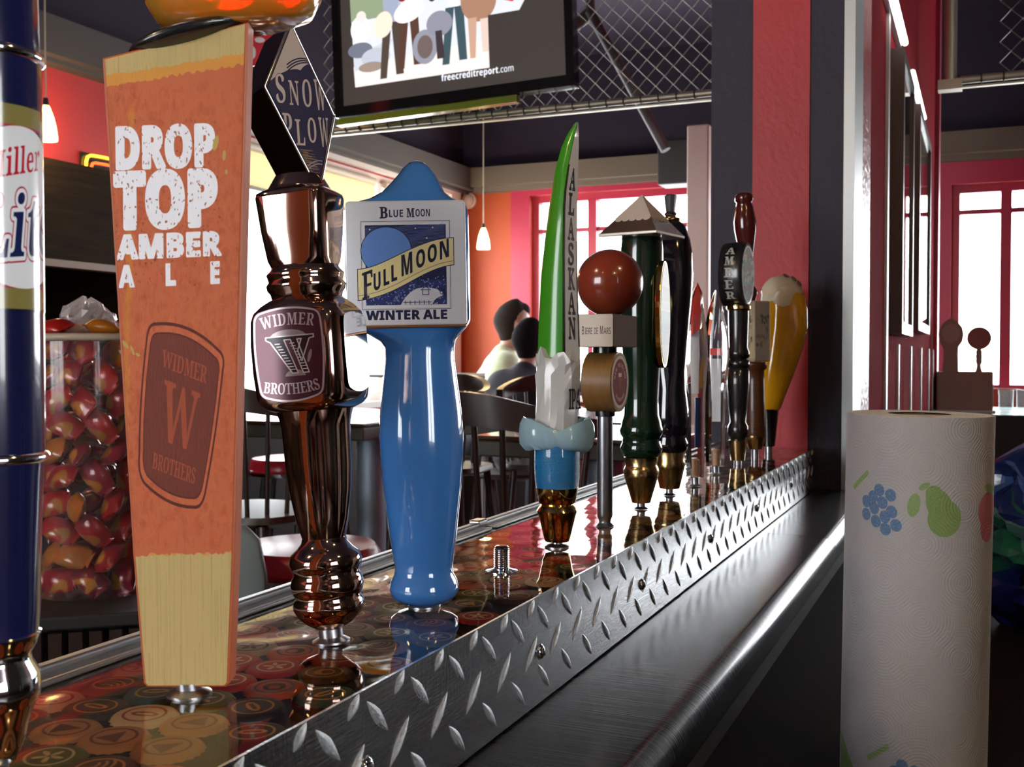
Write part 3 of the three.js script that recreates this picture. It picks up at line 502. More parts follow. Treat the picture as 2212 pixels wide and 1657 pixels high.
// ---------------------------------------------------------------- the bar
const ZN = 0.25, ZE = -2.045, XP = -0.281, XRL = -0.445;   // near end, far end, plate side, rail side
solo('bar_cabinet', merge(bx(XRL - 0.02, XP - 0.005, FY, -0.016, ZE, ZN), bx(XP - 0.005, -0.2, FY, -0.115, ZE, ZN)), mat([0.022, 0.013, 0.012], { roughness: 0.6 }), 'dark wooden bar body under the bottle-cap top', 'bar', [0, 0, 0]);
{
  const t = thing('bar_surface', 'bar surface of coloured bottle caps under clear glossy resin', 'bar', [0, 0, 0]);
  part(t, 'bed', bx(XRL, XP - 0.002, -0.0158, -0.0088, ZE, ZN), mat([0.03, 0.022, 0.016], { roughness: 0.7 }));
  // a bottle cap: printed crown and a fluted skirt
  const N = 42, pos = [0, 0, 0], uv = [0.5, 0.5], idx = [];
  [[0.0128, 0], [0.0148, -0.0005], [0.0158, -0.0024]].forEach(([r, y], k) => { for (let i = 0; i < N; i++) { const a = i / N * Math.PI * 2, q = r + (k === 2 ? (i % 2 ? 0.0007 : -0.0005) : 0); pos.push(Math.cos(a) * q, y, Math.sin(a) * q); uv.push(0.5 + Math.cos(a) * q / 0.034, 0.5 + Math.sin(a) * q / 0.034); } });
  for (let i = 0; i < N; i++) { const j = (i + 1) % N; idx.push(0, 1 + j, 1 + i); for (let k = 0; k < 2; k++) { const a = 1 + k * N + i, b = 1 + k * N + j, c = a + N, d = b + N; idx.push(a, b, d, a, d, c); } }
  const cap = new THREE.BufferGeometry(); cap.setAttribute('position', new THREE.Float32BufferAttribute(pos, 3)); cap.setAttribute('uv', new THREE.Float32BufferAttribute(uv, 2)); cap.setIndex(idx); cap.computeVertexNormals();
  const cols = [['#b01818', '#e8d8c0', 0], ['#1c5a66', '#d8c070', 1], ['#c79a28', '#5a1410', 2], ['#3a2a20', '#b08040', 3], ['#8a8276', '#3a2418', 4], ['#d8cdb8', '#8a2018', 1], ['#27365e', '#c8b060', 2], ['#7c1520', '#d9a648', 4], ['#5c6b20', '#d8d0a0', 0], ['#c2551a', '#2a1a14', 3], ['#151518', '#c8963a', 1], ['#b98a5a', '#6a2a18', 2], ['#1f6b58', '#c8b868', 3], ['#5a3522', '#d0a050', 4], ['#a8a29c', '#27365e', 0]];
  const mats = cols.map(([a, b, k]) => mat([1, 1, 1], { roughness: 0.55, metalness: 0.1, map: canvasMap(128, 128, (g) => {
    g.fillStyle = a; g.fillRect(0, 0, 128, 128); g.strokeStyle = b; g.fillStyle = b; g.lineWidth = 5;
    g.beginPath(); g.arc(64, 64, 37, 0, 7); g.stroke();
    if (k === 0) for (let i = 0; i < 5; i++) { const q = i * 1.2566; g.beginPath(); g.ellipse(64 + Math.cos(q) * 15, 64 + Math.sin(q) * 15, 12, 5, q, 0, 7); g.fill(); }
    if (k === 1) { g.beginPath(); g.ellipse(64, 64, 26, 12, 0, 0, 7); g.fill(); g.fillStyle = a; g.fillRect(48, 60, 32, 8); }
    if (k === 2) { g.beginPath(); g.moveTo(64, 36); g.lineTo(88, 84); g.lineTo(40, 84); g.closePath(); g.fill(); }
    if (k === 3) { g.beginPath(); g.arc(64, 64, 22, 0, 7); g.fill(); g.fillStyle = a; g.beginPath(); g.arc(64, 58, 12, 0, 7); g.fill(); }
    if (k === 4) for (let i = 0; i < 3; i++) { g.beginPath(); g.arc(64, 88, 14 + i * 12, 3.5, 5.9); g.stroke(); }
  }) }));
  let row = 0;
  for (let z = -0.1; z > ZE + 0.02; z -= 0.0305, row++) for (let i = 0; i < 5; i++) {
    const x = XRL + 0.021 + i * 0.0305 + (row % 2 ? 0.006 : -0.004) + rr(-0.0012, 0.0012);
    if (x > XP - 0.018) continue;
    part(t, 'bottle_cap', cap, mats[Math.floor(rnd() * mats.length)], [x, -0.0032 + rr(-0.0003, 0.0003), z + rr(-0.0012, 0.0012)], [rr(-0.02, 0.02), rr(0, 6.28), rr(-0.02, 0.02)]);
  }
  const resinBump = dataMap(256, 256, (u, v) => 0.7 * vnoise(u * 6, v * 6, 6, 6) + 0.3 * vnoise(u * 14, v * 14, 14, 14), false, [1, 10]);
  const r = new THREE.PlaneGeometry(XP - XRL, ZN - ZE).rotateX(-Math.PI / 2).translate((XP + XRL) / 2, 0, (ZN + ZE) / 2);
  part(t, 'resin', r, mat([0.74, 0.61, 0.46], { transmission: 1, thickness: 0, roughness: 0.035, ior: 1.52, bumpMap: resinBump, bumpScale: 0.0004 }), undefined, undefined, 'clear glossy resin coat');
}
{
  const t = thing('metal_rail', 'metal edging along the guests side of the bar top', 'rail', [0, 0, 0]);
  for (const [a, b] of [[ZN, -0.955], [-0.965, ZE]]) {
    const L = a - b;
    part(t, 'strip', merge(rb(0.008, 0.014, L, 0.002, 2).translate(XRL - 0.006, 0.0, (a + b) / 2), rb(0.012, 0.003, L, 0.001, 2).translate(XRL + 0.004, 0.0017, (a + b) / 2)), M.dullSteel);
  }
  part(t, 'joint_cover', rb(0.012, 0.012, 0.02, 0.002, 2).translate(XRL - 0.0075, 0.003, -0.96), M.steel);
}
const scratch = dataMap(512, 512, (u, v) => 0.5 * vnoise(u * 20, v * 160, 20, 160) + 0.3 * vnoise(u * 120, v * 30, 120, 30) + 0.2 * vnoise(u * 200, v * 200, 200, 200), false, [6, 6]);
const plateMetal = mat([0.66, 0.68, 0.7], { metalness: 1, roughness: 0.27, bumpMap: scratch, bumpScale: 0.00012 });
{
  const t = thing('tread_plate', 'diamond tread plate with raised bars along the bar front', 'metal plate', [XP, 0, 0]);
  part(t, 'sheet', bx(-0.0018, 0, -0.0725, 0.0022, ZE, ZN), plateMetal);
  const bar = skin([-1, -0.82, -0.4, 0, 0.4, 0.82, 1].map((v) => { const w = (1 - Math.abs(v) ** 1.6) * 0.0036 + 0.0002, h = (1 - Math.abs(v) ** 2.4) * 0.0019 + 0.0001; return [[0, -1], [0.75, -0.55], [1, 0], [0.75, 0.55], [0, 1]].map(([a, b]) => [a * h, v * 0.0148, -b * w]); }), 0.5);
  const cut = bar.clone().scale(1, 0.5, 1);
  for (let z = -0.2485; z > ZE + 0.03; z -= 0.0455) {
    part(t, 'tread_bar', bar, plateMetal, [-0.0001, -0.0145, z], [0.78, 0, 0]);
    part(t, 'tread_bar', bar, plateMetal, [-0.0001, -0.0555, z], [0.78, 0, 0]);
    part(t, 'tread_bar', bar, plateMetal, [-0.0001, -0.035, z - 0.0228], [-0.78, 0, 0]);
    part(t, 'tread_bar', cut, plateMetal, [-0.0001, -0.0035, z - 0.0228], [-0.78, 0, 0]);
  }
  const screw = lathe([[0, 0.0032], [0.0025, 0.003], [0.0045, 0.0018], [0.005, 0.0004], [0.0058, 0.0002], [0.0058, 0]], 24).rotateZ(-Math.PI / 2);
  for (const z of [-0.465, -0.697, -0.941, -1.21, -1.48, -1.77]) { const s = part(t, 'screw', screw, M.chrome, [0, -0.037, z]); part(s, 'slot', rb(0.0006, 0.0058, 0.0012, 0.0002, 1), M.rubber, [0.0031, 0, 0], [0.5, 0, 0]); }
}
{
  const t = thing('wood_ledge', 'dark varnished wooden ledge below the tread plate', 'ledge', [0, 0, 0]);
  const wood = grainMap([0.02, 0.011, 0.009], [0.05, 0.03, 0.025], 1.2, [0.9, 9]), bump = grainMap([0, 0, 0], [1, 1, 1], 1, [0.9, 9], false);
  wood.rotation = bump.rotation = Math.PI / 2;
  const m = mat([1, 1, 1], { map: wood, roughness: 0.6, specularIntensity: 0.3, bumpMap: bump, bumpScale: 0.0004, clearcoat: 0.9, clearcoatRoughness: 0.2 });
  const prof = [[XP - 0.0015, -0.074], ...Array.from({ length: 11 }, (_, i) => [-0.1965 + 0.018 * Math.sin(i * Math.PI / 20), -0.092 + 0.018 * Math.cos(i * Math.PI / 20)]), [-0.1785, -0.104], [-0.182, -0.11], [-0.19, -0.113], [XP - 0.0015, -0.113]];
  for (const [a, b] of [[ZN, -1.5], [-1.502, ZE]]) {
    const g = crease(new THREE.ExtrudeGeometry(new THREE.Shape(prof.map(([x, y]) => new THREE.Vector2(x, y))), { depth: a - b, bevelEnabled: false }).translate(0, 0, b), 0.5), p = g.attributes.position, u = g.attributes.uv;
    for (let i = 0; i < p.count; i++) u.setXY(i, p.getZ(i), p.getX(i) - p.getY(i));
    part(t, 'board', g, m);
  }
}
solo('under_counter', merge(bx(-0.2, 0.44, FY, -0.155, ZE, -0.25)), mat([0.012, 0.007, 0.008], { roughness: 0.8, specularIntensity: 0.15 }), 'low dark work counter beside the wooden ledge', 'counter', [0, 0, 0]);
// ---------------------------------------------------------------- tap handles, from the dark blue one to the yellow one
const stud = (t, h = 0.012, r = 0.0052) => { part(t, 'stud', lathe([[0, 0], [0.011, 0], [0.011, 0.0012], [0.0085, 0.0026], [r, 0.0034], [r, h]], 28), M.steel); };
const TAPS = 'tap handles along the bar';
const tap = (label, x, z, o = {}) => thing('beer_tap', label, 'beer tap', [x, 0, z], { group: TAPS, ...o });
const outlined = (g, s, x, y, w) => { g.lineWidth = w; g.strokeText(s, x, y); g.fillText(s, x, y); };
// text fitted into a box, squeezed as needed
function fit(g, s, x, y, w, h, font = 'bold', face = 'sans-serif', stroke = 0) {
  g.save(); g.font = font + ' 100px ' + face; g.textBaseline = 'alphabetic'; g.textAlign = 'left';
  const mw = g.measureText(s).width; g.translate(x, y + h); g.scale(w / mw, h / 73); if (stroke) { g.lineWidth = stroke; g.lineJoin = 'round'; g.strokeText(s, 0, 0); } g.fillText(s, 0, 0); g.restore();
}
{ // dark blue cylinder with chrome rings
  const t = tap('dark blue cylindrical tap handle with chrome rings and white label', -0.352, -0.305, { turn: 1.5 });
  stud(t, 0.012);
  part(t, 'chrome_base', lathe([[0.004, 0.009], [0.0081, 0.011], [0.0112, 0.0182], [0.0126, 0.0255], [0.0152, 0.0327], [0.017, 0.0363], [0.0173, 0.0408], [0.0166, 0.0453], [0.0141, 0.0498], [0.0137, 0.0525], [0.0159, 0.0561], [0.0175, 0.0605], [0.0165, 0.061]]), M.chrome);
  part(t, 'body', lathe([[0.0165, 0.0608], [0.0172, 0.07], [0.0178, 0.095], [0.0192, 0.124], [0.0197, 0.13], [0.0197, 0.281], [0.0192, 0.286], [0.0185, 0.345], [0.0155, 0.352], [0, 0.353]], 56), mat([0.006, 0.008, 0.045], { roughness: 0.18, clearcoat: 0.8, clearcoatRoughness: 0.05 }));
  for (const [y, r] of [[0.1292, 0.0208], [0.2825, 0.0207]]) part(t, 'chrome_ring', new THREE.TorusGeometry(r - 0.0016, 0.0022, 12, 56).rotateX(Math.PI / 2).translate(0, y, 0), M.chrome);
  const label = canvasMap(1024, 680, (g, w, h) => {
    g.fillStyle = '#0d1030'; g.fillRect(0, 0, w, h);
    g.fillStyle = '#7d7440'; g.fillRect(0, 8, w, 66); g.fillRect(0, h - 76, w, 68);
    g.fillStyle = '#a02038'; g.fillRect(0, 74, w, 8); g.fillRect(0, h - 84, w, 8);
    g.fillStyle = '#d9dde2'; g.beginPath(); g.ellipse(512, 340, 400, 265, 0, 0, 7); g.fill();
    g.fillStyle = '#b01c34'; g.save(); g.translate(300, 262); g.rotate(-0.16); g.font = 'bold italic 118px serif'; g.fillText('Miller', 0, 0); g.restore();
    g.lineJoin = 'round';
    for (const [c, wd] of [['#a02038', 34], ['#dfe3e8', 24], ['#15204e', 0]]) { g.strokeStyle = c; g.fillStyle = '#15204e'; g.save(); g.translate(250, 520); g.rotate(-0.08); g.scale(1.15, 1.15); g.font = 'bold italic 235px serif'; if (wd) { g.lineWidth = wd; g.strokeText('Lite', 0, 0); } else g.fillText('Lite', 0, 0); g.restore(); }
  });
  const band = new THREE.CylinderGeometry(0.01985, 0.01985, 0.078, 40, 1, true, -1.7, 3.4);
  part(t, 'label', band, mat([1, 1, 1], { map: label, roughness: 0.2, clearcoat: 0.8, clearcoatRoughness: 0.05 }), [0, 0.224, 0], undefined, 'white and red printed label');
}
{ // tapered orange wooden paddle
  const t = tap('tapered orange wooden tap handle with worn white lettering', -0.361, -0.429, { turn: 0.45, lean: 0.002 });
  stud(t, 0.0066, 0.0065);
  const out = [[-0.0188, 0.0064], [0.0186, 0.006], [0.0198, 0.0074], [0.0228, 0.0713], [0.0313, 0.3296], [-0.0366, 0.3119], [-0.0244, 0.0713], [-0.0199, 0.0078]];
  const wood = grainMap([0.42, 0.32, 0.16], [0.62, 0.5, 0.3], 1, [3, 12]); wood.rotation = Math.PI / 2;
  part(t, 'paddle', flatShape(out, 0.013, 0.0012).translate(0, 0, -0.009), mat([0.42, 0.085, 0.014], { roughness: 0.5, bumpMap: fineNoise, bumpScale: 0.0003 }));
  const face = canvasMap(880, 2040, (g, w, h) => {
    const X = (x) => (x + 0.0386) / 0.0714 * w, Y = (y) => (0.3316 - y) / 0.3276 * h, ink = (a) => a + (rnd() - 0.5) * 0.0016;
    g.fillStyle = '#bda56c'; g.fillRect(0, 0, w, h);
    for (let i = 0; i < 900; i++) { g.fillStyle = ['rgba(90,70,35,.16)', 'rgba(210,190,135,.16)', 'rgba(130,105,60,.2)'][i % 3]; const x = rnd() * w, l = 60 + rnd() * 260; g.fillRect(x, rnd() * h, 1 + rnd() * 3, l); }
    const edge = (ya, yb, jag, c) => { g.fillStyle = c; g.beginPath(); const top = [], bot = []; for (let i = 0; i <= 60; i++) { const q = i / 60; top.push([q * w, Y(ya[0] + (ya[1] - ya[0]) * q) + (rnd() - 0.5) * jag]); bot.push([q * w, Y(yb[0] + (yb[1] - yb[0]) * q) + (rnd() - 0.5) * jag]); } [...top, ...bot.reverse()].forEach(([x, y], i) => g[i ? 'lineTo' : 'moveTo'](x, y)); g.closePath(); g.fill(); };
    edge([0.3035, 0.316], [0.07, 0.0715], 10, '#cf8f3e'); edge([0.2985, 0.3105], [0.0705, 0.072], 12, '#bf6440');
    for (let i = 0; i < 2600; i++) { g.fillStyle = ['rgba(120,40,14,.10)', 'rgba(215,120,70,.10)', 'rgba(160,70,30,.12)'][i % 3]; g.beginPath(); g.ellipse(rnd() * w, Y(0.075) - rnd() * (Y(0.075) - Y(0.3)), 3 + rnd() * 22, 3 + rnd() * 14, rnd() * 3, 0, 7); g.fill(); }
    for (let i = 0; i < 160; i++) { g.fillStyle = 'rgba(196,128,44,.28)'; g.beginPath(); g.ellipse(X(-0.031 + 0.00004 * i) + rnd() * 26, Y(0.08 + i * 0.0013), 10 + rnd() * 12, 14, 0, 0, 7); g.fill(); }
    g.fillStyle = '#ededf0'; g.strokeStyle = '#ededf0';
    const line = (s, x0, x1, y1, y0, sw) => fit(g, s, X(x0), Y(y1), X(x1) - X(x0), Y(y0) - Y(y1), 'bold', 'sans-serif', sw);
    g.save(); g.transform(1, -0.022, 0, 1, 0, 12);
    line('DROP', -0.0325, 0.0162, 0.2806, 0.2612, 9); line('TOP', -0.0322, 0.0172, 0.2585, 0.2325, 10); line('AMBER', -0.0312, 0.0184, 0.2285, 0.2172, 8);
    line('A', -0.0305, -0.0235, 0.2138, 0.2035, 7); line('L', -0.0088, -0.0032, 0.2138, 0.2035, 7); line('E', 0.0128, 0.0182, 0.2138, 0.2035, 7);
    g.restore();
    for (let i = 0; i < 420; i++) { g.fillStyle = rnd() < 0.7 ? 'rgba(150,72,40,.75)' : 'rgba(90,50,40,.6)'; const x = X(-0.033) + rnd() * (X(0.019) - X(-0.033)), y = Y(0.283) + rnd() * (Y(0.203) - Y(0.283)); g.beginPath(); g.ellipse(x, y, 1 + rnd() * 3, 1 + rnd() * 7, rnd() * 3, 0, 7); g.fill(); }
    g.fillStyle = '#b79b55'; for (const [x, y, a, b, r] of [[0.0165, 0.272, 14, 26, 0.6], [0.0205, 0.266, 10, 16, 0.2], [0.0215, 0.258, 8, 8, 0], [-0.028, 0.174, 22, 8, 0.5], [-0.0245, 0.171, 18, 7, 0.9], [-0.022, 0.169, 14, 5, 0.2]]) { g.beginPath(); g.ellipse(X(x), Y(y), a, b, r, 0, 7); g.fill(); }
    // the tilted brown stamp
    g.save(); g.translate(X(-0.002), Y(0.1385)); g.rotate(0.2); g.strokeStyle = '#5a2620'; g.fillStyle = 'rgba(84,36,34,.74)'; const q = new Path2D(); q.moveTo(-190, -250); q.quadraticCurveTo(0, -300, 190, -245); q.quadraticCurveTo(235, -235, 225, -190); q.quadraticCurveTo(225, 0, 190, 200); q.quadraticCurveTo(180, 250, 130, 255); q.quadraticCurveTo(-20, 285, -170, 240); q.quadraticCurveTo(-215, 220, -215, 160); q.quadraticCurveTo(-245, 0, -235, -200); q.quadraticCurveTo(-232, -245, -190, -250);
    g.lineWidth = 10; g.stroke(q); g.scale(0.9, 0.9); g.fill(q); g.lineWidth = 6; g.stroke(q);
    g.fillStyle = 'rgba(186,92,52,.6)'; fit(g, 'W', -120, -110, 240, 210, 'bold', 'serif'); fit(g, 'WIDMER', -150, -205, 300, 60, 'bold', 'serif'); fit(g, 'BROTHERS', -150, 150, 290, 56, 'bold', 'serif'); g.restore();
  });
  part(t, 'painted_face', sheet(out.map(([x, y]) => [x * 0.99, y]), [-0.0386, 0.004, 0.0328, 0.3316]), mat([0.93, 0.93, 0.95], { map: face, roughness: 0.5, specularIntensity: 0.6, bumpMap: fineNoise, bumpScale: 0.0002 }), [0, 0, 0.0056], undefined, 'worn orange paint with bare wood at both ends');
  // glossy amber piece over a black rim at the top
  const amber = mat([0.85, 0.36, 0.03], { roughness: 0.12, transmission: 0.55, thickness: 0.02, ior: 1.4, attenuationColor: C(1, 0.58, 0.08), attenuationDistance: 0.03 });
  part(t, 'black_rim', new THREE.SphereGeometry(1, 36, 20).scale(0.031, 0.0062, 0.02), M.black, [0.002, 0.3255, -0.006], [0, 0, 0.27]);
  part(t, 'amber_topper', loft([[0.333, 0.008, -0.008, 0.03, 0.014, 2.3], [0.337, 0.01, -0.008, 0.044, 0.02, 2.3], [0.346, 0.01, -0.008, 0.05, 0.024, 2.3], [0.356, 0.008, -0.008, 0.05, 0.024, 2.3], [0.366, 0.004, -0.008, 0.042, 0.02, 2.3], [0.373, 0, -0.008, 0.026, 0.014, 2.2], [0.375, 0, -0.008, 0.01, 0.006, 2]].map(([y, x, z, a, b, e]) => [y - 0.333, x * 0.3, z, a * 0.86, b, e]), 48, 1.2), amber, [0.021, 0.331, 0], [0, 0, 0.06], 'glossy amber topper');
}
{ // bronze handle with maker's block and a diamond sign
  const t = tap('bronze mirror-finish tap handle with square badge block and diamond sign', -0.351, -0.542, { turn: 0.16, lean: 0.078 });
  stud(t, 0.012, 0.007);
  part(t, 'base_rings', lathe([[0.0081, 0.0086], [0.0141, 0.0121], [0.0184, 0.0162], [0.0209, 0.0211], [0.0206, 0.0249], [0.019, 0.0272], [0.0206, 0.0304], [0.0214, 0.0346], [0.0206, 0.0384], [0.019, 0.0411], [0.0206, 0.0444], [0.0214, 0.0482], [0.0201, 0.0525], [0.0163, 0.0558], [0.0136, 0.059], [0.0127, 0.0623]], 56, 1.2), M.bronze);
  const flute = (y, r, amp) => Array.from({ length: 64 }, (_, i) => { const a = -i / 64 * Math.PI * 2, q = r * (1 - amp + amp * Math.abs(Math.cos(a * 4)) ** 0.7); return [Math.cos(a) * q, y, Math.sin(a) * q]; });
  part(t, 'fluted_grip', skin([[0.062, 0.0128, 0], [0.0665, 0.0142, 0.03], [0.0731, 0.016, 0.07], [0.0894, 0.0187, 0.08], [0.1057, 0.02, 0.08], [0.1273, 0.0207, 0.07], [0.1328, 0.0215, 0.02], [0.137, 0.0225, 0]].map(([y, r, a]) => flute(y, r, a)), 0.9), M.bronze);
  part(t, 'badge_block', loft([[0.1368, 0, 0, 0.0215, 0.0215, 2.4], [0.1395, 0, 0, 0.0252, 0.0252, 4], [0.1425, 0, 0, 0.0268, 0.0268, 5], [0.1463, 0, 0, 0.0274, 0.0274, 5.5], [0.1599, 0, 0, 0.0281, 0.0281, 6], [0.1761, 0, 0, 0.0283, 0.0283, 6], [0.1897, 0, 0, 0.0279, 0.0279, 5.5], [0.1945, 0, 0, 0.0268, 0.0268, 5], [0.1985, 0, 0, 0.0245, 0.0245, 3.5], [0.2011, 0, 0, 0.0222, 0.0222, 2.6], [0.2032, 0, 0, 0.0205, 0.0205, 2]], 72, 1.1), M.bronze);
  const badge = (side) => canvasMap(512, 700, (g, w, h) => {
    g.fillStyle = '#4a2630'; g.fillRect(0, 0, w, h); for (let i = 0; i < 1500; i++) { g.fillStyle = i % 2 ? 'rgba(30,20,40,.12)' : 'rgba(120,60,50,.1)'; g.fillRect(rnd() * w, rnd() * h, 6, 6); }
    const q = new Path2D(roundPath(w, h)); g.strokeStyle = '#b9aab0'; g.lineWidth = 13; g.stroke(q);
    g.fillStyle = '#b3a6a8'; const arc = (s, cy, r, y0, size, up) => { g.font = 'bold ' + size + 'px serif'; const tot = g.measureText(s).width * 0.86; let x = -tot / 2; for (const ch of s) { const cw = g.measureText(ch).width * 0.86, mid = x + cw / 2; g.save(); g.translate(w / 2 + mid, y0 + up * (mid * mid) / r); g.rotate(up * 2 * mid / r); g.scale(0.86, 1.25); g.textAlign = 'center'; g.fillText(ch, 0, 0); g.restore(); x += cw; } };
    arc('WIDMER', 0, 1500, 150, 92, 1); arc('BROTHERS', 0, 1700, 622, 84, -1);
    g.fillStyle = '#8d8180'; g.beginPath(); g.ellipse(256, 240, 130, 60, 0, Math.PI, 0); g.fill(); g.beginPath(); g.ellipse(290, 500, 70, 44, 0, Math.PI, 0); g.fill(); g.beginPath(); g.ellipse(395, 370, 12, 46, 0.3, 0, 7); g.fill();
    g.strokeStyle = '#c3b9b6'; g.fillStyle = '#241820'; g.lineWidth = 8; g.lineJoin = 'round';
    g.beginPath(); [[100, 225], [430, 225], [430, 245], [400, 250], [340, 400], [315, 330], [345, 250], [315, 250], [385, 480], [345, 480], [270, 250], [225, 250], [310, 480], [270, 480], [130, 262], [100, 245]].forEach(([x, y], i) => g[i ? 'lineTo' : 'moveTo'](x, y)); g.closePath(); g.fill(); g.stroke();
    g.lineWidth = 6; for (let i = 0; i < 10; i++) { g.beginPath(); g.moveTo(160 + i * 11, 275 + i * 20); g.lineTo(196 + i * 11, 275 + i * 20); g.moveTo(262 + i * 9, 275 + i * 20); g.lineTo(296 + i * 9, 275 + i * 20); g.stroke(); }
  });
  function roundPath(w, h) { return `M 70 60 Q ${w / 2} 5 ${w - 70} 60 Q ${w - 30} 75 ${w - 28} 130 Q ${w - 8} ${h / 2} ${w - 40} ${h - 120} Q ${w - 45} ${h - 70} ${w - 95} ${h - 58} Q ${w / 2} ${h - 5} 95 ${h - 58} Q 45 ${h - 70} 40 ${h - 120} Q 8 ${h / 2} 28 130 Q 30 75 70 60 Z`; }
  const bw = 0.0455, bh = 0.058, bm = mat([0.8, 0.78, 0.82], { map: badge(), metalness: 0.45, roughness: 0.16 });
  const shape = new THREE.Shape(); { const X = (x) => (x / 512 - 0.5) * bw, Y = (y) => (0.5 - y / 700) * bh; shape.moveTo(X(60), Y(50)); shape.quadraticCurveTo(0, Y(-2), X(452), Y(50)); shape.quadraticCurveTo(X(492), Y(70), X(494), Y(130)); shape.quadraticCurveTo(X(511), 0, X(482), Y(590)); shape.quadraticCurveTo(X(475), Y(640), X(420), Y(652)); shape.quadraticCurveTo(0, Y(702), X(92), Y(652)); shape.quadraticCurveTo(X(37), Y(640), X(30), Y(590)); shape.quadraticCurveTo(X(1), 0, X(18), Y(130)); shape.quadraticCurveTo(X(20), Y(70), X(60), Y(50)); }
  const bpts = shape.getPoints(10).map((p) => [p.x, p.y]);
  const bg = sheet(bpts, [-bw / 2, -bh / 2, bw / 2, bh / 2]), sideMat = mat([0.62, 0.6, 0.62], { metalness: 1, roughness: 0.05 });
  part(t, 'badge', bg, bm, [0, 0.1695, 0.0291], undefined, 'dark plum badge with embossed lettering');
  part(t, 'side_badge', sheet(bpts.map(([x, y]) => [x * 0.8, y * 0.86]), [-bw / 2, -bh / 2, bw / 2, bh / 2]), sideMat, [0.0291, 0.1695, 0], [0, Math.PI / 2, 0]);
  part(t, 'collar', lathe([[0.0206, 0.2028], [0.0211, 0.2059], [0.0228, 0.2081], [0.0233, 0.2108], [0.0217, 0.213], [0.0222, 0.2152], [0.0228, 0.2173], [0.0206, 0.2195], [0.0195, 0.2217]], 56, 1.2), M.bronze);
  part(t, 'cup', loft([[0.2215, 0, 0, 0.0185, 0.0185, 2.6], [0.2249, 0, 0, 0.0186, 0.0186, 4], [0.2412, 0, 0, 0.0202, 0.0202, 5], [0.2615, 0, 0, 0.0219, 0.0219, 5], [0.264, 0, 0, 0.0214, 0.0214, 5], [0.2655, 0, 0, 0.0195, 0.0195, 4], [0.2669, 0, 0, 0.0172, 0.0172, 3], [0.2688, 0, 0, 0.0166, 0.0166, 2.6], [0.2751, 0, 0, 0.0135, 0.0135, 2.2]], 64, 0.9), M.bronze);
  // the diamond: a deep prism turned to the right of the block
  const a = 0.84, dia = [[-0.003, 0.3629], [-0.0215, 0.3235], [0.0075, 0.2642], [0.0205, 0.3105]];
  const turn = new THREE.Group(); turn.name = 'diamond_sign'; turn.rotation.y = a; t.add(turn);
  part(turn, 'prism', flatShape(dia, 0.04, 0.0008).translate(0, 0, -0.03), mat([0.24, 0.15, 0.1], { metalness: 1, roughness: 0.12 }));
  const sign = canvasMap(560, 1280, (g, w, h) => {
    const X = (x) => (x + 0.0215) / 0.042 * w, Y = (y) => (0.363 - y) / 0.099 * h;
    g.fillStyle = '#343046'; g.fillRect(0, 0, w, h);
    g.fillStyle = '#b5a79f'; g.beginPath(); g.moveTo(0, 0); g.lineTo(w, 0); g.lineTo(w, 330); g.quadraticCurveTo(380, 250, 300, 360); g.quadraticCurveTo(200, 330, 0, 500); g.closePath(); g.fill();
    g.strokeStyle = '#343046'; g.lineWidth = 10; for (let i = 0; i < 3; i++) { g.beginPath(); g.moveTo(190, 330 + i * 24); g.quadraticCurveTo(300, 230 + i * 20, 420, 290 + i * 8); g.stroke(); }
    g.fillStyle = '#b9aaa0';
    const word = (s, x0, y0, hs, dx) => [...s].forEach((ch, i) => fit(g, ch, x0 + i * dx, y0 + [0, 40, 22, 10, 30][i], dx * 0.82, hs[i], 'bold', 'serif', 2));
    word('SNOW', 80, 400, [220, 190, 210, 240], 108); word('PLOW', 120, 690, [210, 200, 190, 230], 100);
    for (let i = 0; i < 40; i++) { g.strokeStyle = `rgba(${150 + rnd() * 60},${120 + rnd() * 40},80,.5)`; g.lineWidth = 5; const y = 960 + i * 5; g.beginPath(); g.moveTo(230 + rnd() * 60, y); g.lineTo(310 + rnd() * 90, y + rnd() * 10); g.stroke(); }
    g.strokeStyle = '#9a8c96'; g.lineWidth = 8; for (const y of [1060, 1085]) { g.beginPath(); g.moveTo(300, y + 30); g.quadraticCurveTo(360, y - 30, 430, y - 20); g.stroke(); }
  });
  part(turn, 'lettered_face', sheet(dia.map(([x, y]) => [x * 0.94 + 0.0001, 0.3135 + (y - 0.3135) * 0.95]), [-0.0215, 0.264, 0.0205, 0.363]), mat([1, 1, 1], { map: sign, roughness: 0.2, metalness: 0.2 }), [0, 0, 0.0112]);
  part(turn, 'silver_edge', merge(dia.map((p, i) => { const q = dia[(i + 1) % 4]; return rod([...p, 0.0108], [...q, 0.0108], 0.0009, 8); })), M.chrome);
}
